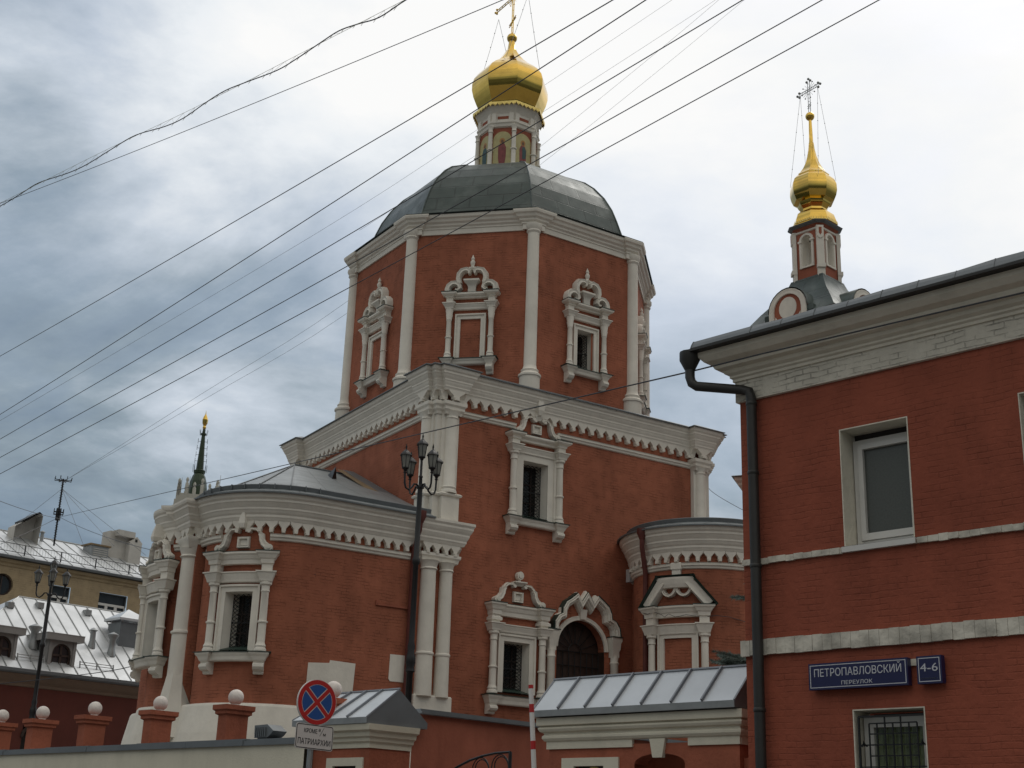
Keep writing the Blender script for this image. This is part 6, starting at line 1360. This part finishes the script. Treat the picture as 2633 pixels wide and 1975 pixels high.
def spline(pts, k=5):
    P = [Vector(p) for p in pts]; P = [P[0] * 2 - P[1]] + P + [P[-1] * 2 - P[-2]]; o = []
    for i in range(1, len(P) - 2):
        for j in range(k):
            t = j / k; a, b, c, d = P[i - 1:i + 3]; o.append(0.5 * ((2 * b) + (c - a) * t + (2 * a - 5 * b + 4 * c - d) * t * t + (3 * b - a - 3 * c + d) * t ** 3))
    return o + [P[-2]]
lc = thing('lashed_cable', 'sagging wavy cable lashed to a pale messenger wire at the upper left', 'cable', (0, 0, 0))
g = G(); cpts = spline(cw); g.tube(cpts, .014, 5); g.obj('cable', 'wire', lc)
mw = [Vector(p) for p in ([-18.16, 40.98, 21.01], [-17.02, 40.0, 20.92], [-12.65, 35.91, 20.65], [-8.35, 31.29, 19.86], [-4.66, 26.5, 18.67], [-1.75, 21.67, 16.93])]
ms = spline(mw, 20); g = G(); g.tube(ms, .0045, 4); g.obj('messenger_wire', 'lash', lc)
g = G(); lp_ = []
for k in range(2, 96, 2):
    a = ms[min(len(ms) - 1, k)]; b = min(cpts, key=lambda p: abs(p.x - a.x)); tdir = (ms[min(len(ms) - 1, k + 1)] - a).normalized()
    lp_ += [a, b + tdir * .05, b + Vector((0, 0, -.07)) - tdir * .05, b + tdir * .12]
g.tube(lp_, .0032, 3)
g.obj('lashing', 'lash', lc)
for pts, l in (([[-25.59, 62.0, 19.27], [-10.16, 62.0, 30.46], [-2.31, 62.0, 36.66], [7.36, 62.0, 44.55], [9.49, 62.0, 46.34]], 'faint grey wire passing behind the lantern from the left edge'), ([[-8.0, 62.0, 30.7], [1.33, 62.0, 38.03], [7.36, 62.0, 42.77], [12.26, 62.0, 46.7]], 'faint grey wire emerging right of the onion dome'),
               ([[-21.65, 64.0, 17.7], [-15.51, 64.0, 22.37], [-8.53, 64.0, 27.68], [0.89, 64.0, 36.74], [7.59, 64.0, 43.27], [12.66, 64.0, 48.42]], 'faint grey wire from the spire side to behind the octagon, upper of two'), ([[-22.54, 66.0, 18.06], [-15.95, 66.0, 22.64], [-8.83, 66.0, 27.76], [0.95, 66.0, 36.74], [7.83, 66.0, 43.28], [14.88, 66.0, 50.22]], 'faint grey wire from the spire side to behind the octagon, lower of two')):
    wire('distant_wire', spline(pts), 0.0075, l, 'wiregrey', 'faint distant wires')
WPTS = [(3.40, 17.43, 8.10), (4.88, 15.98, 8.06), (6.10, 14.80, 8.03), (6.9, 14.05, 8.02)]
wire('service_cable', sag([-26.09, 77.0, 18.72], [2.68, 18.12, 8.10], 0.0, 8) + [Vector(p) for p in WPTS], 0.012, 'dark cable from the roof mast across the church front to the house cornice')
wire('service_cable', sag([-26.09, 77.0, 18.67], [-5.1, 35.75, 8.22], 0.5), 0.013, 'dark cable from the roof mast down to the apse wall above the ledge')
wire('service_cable', sag([-26.09, 77.0, 18.60], [-22.65, 55.0, 14.93], 0.15), 0.014, 'dark cable from the roof mast out of the picture at the upper left')
wire('service_cable', sag([-26.43, 77.0, 18.55], [-26.62, 66.0, 14.14], 0.1), 0.014, 'dark cable from the roof mast down to the lower left edge')
wire('service_cable', spline([[-18.08, 48.0, 6.19], [-17.54, 48.0, 6.26], [-14.64, 46.0, 6.37], [-11.86, 44.0, 6.58], [-9.0, 41.5, 7.2]]), 0.014, 'dark cable hanging low before the silver roof')
wire('service_cable', spline([[7.0, 46.5, 14.0], [7.36, 47.0, 13.78], [8.2, 48.0, 13.62], [9.12, 49.0, 13.5], [10.3, 50.0, 13.35]]), 0.01, 'thin cable leaving the cube corner to the right', 'wiregrey')
ch_m = Matrix.Translation(church.location) @ Matrix.Rotation(0.580073, 4, 'Z')
wig = [FT(-1.3, .05, 8.35), FT(-.75, .33, 8.18), FT(-.5, .33, 8.10), FT(-.3, .24, 8.14), FT(-.1, .24, 8.06), FT(0.0, .24, 7.98), FT(.1, .2, 8.07), FT(.3, .2, 7.97), FT(.6, .2, 8.02), FT(1.0, .2, 7.95), FT(1.4, .3, 7.98), FT(1.8, .04, 8.0), FT(2.3, .04, 7.9)]
wire('loose_wire', [ch_m @ p for p in wig], 0.009, 'loose dark wire straggling across the blind chapel window')
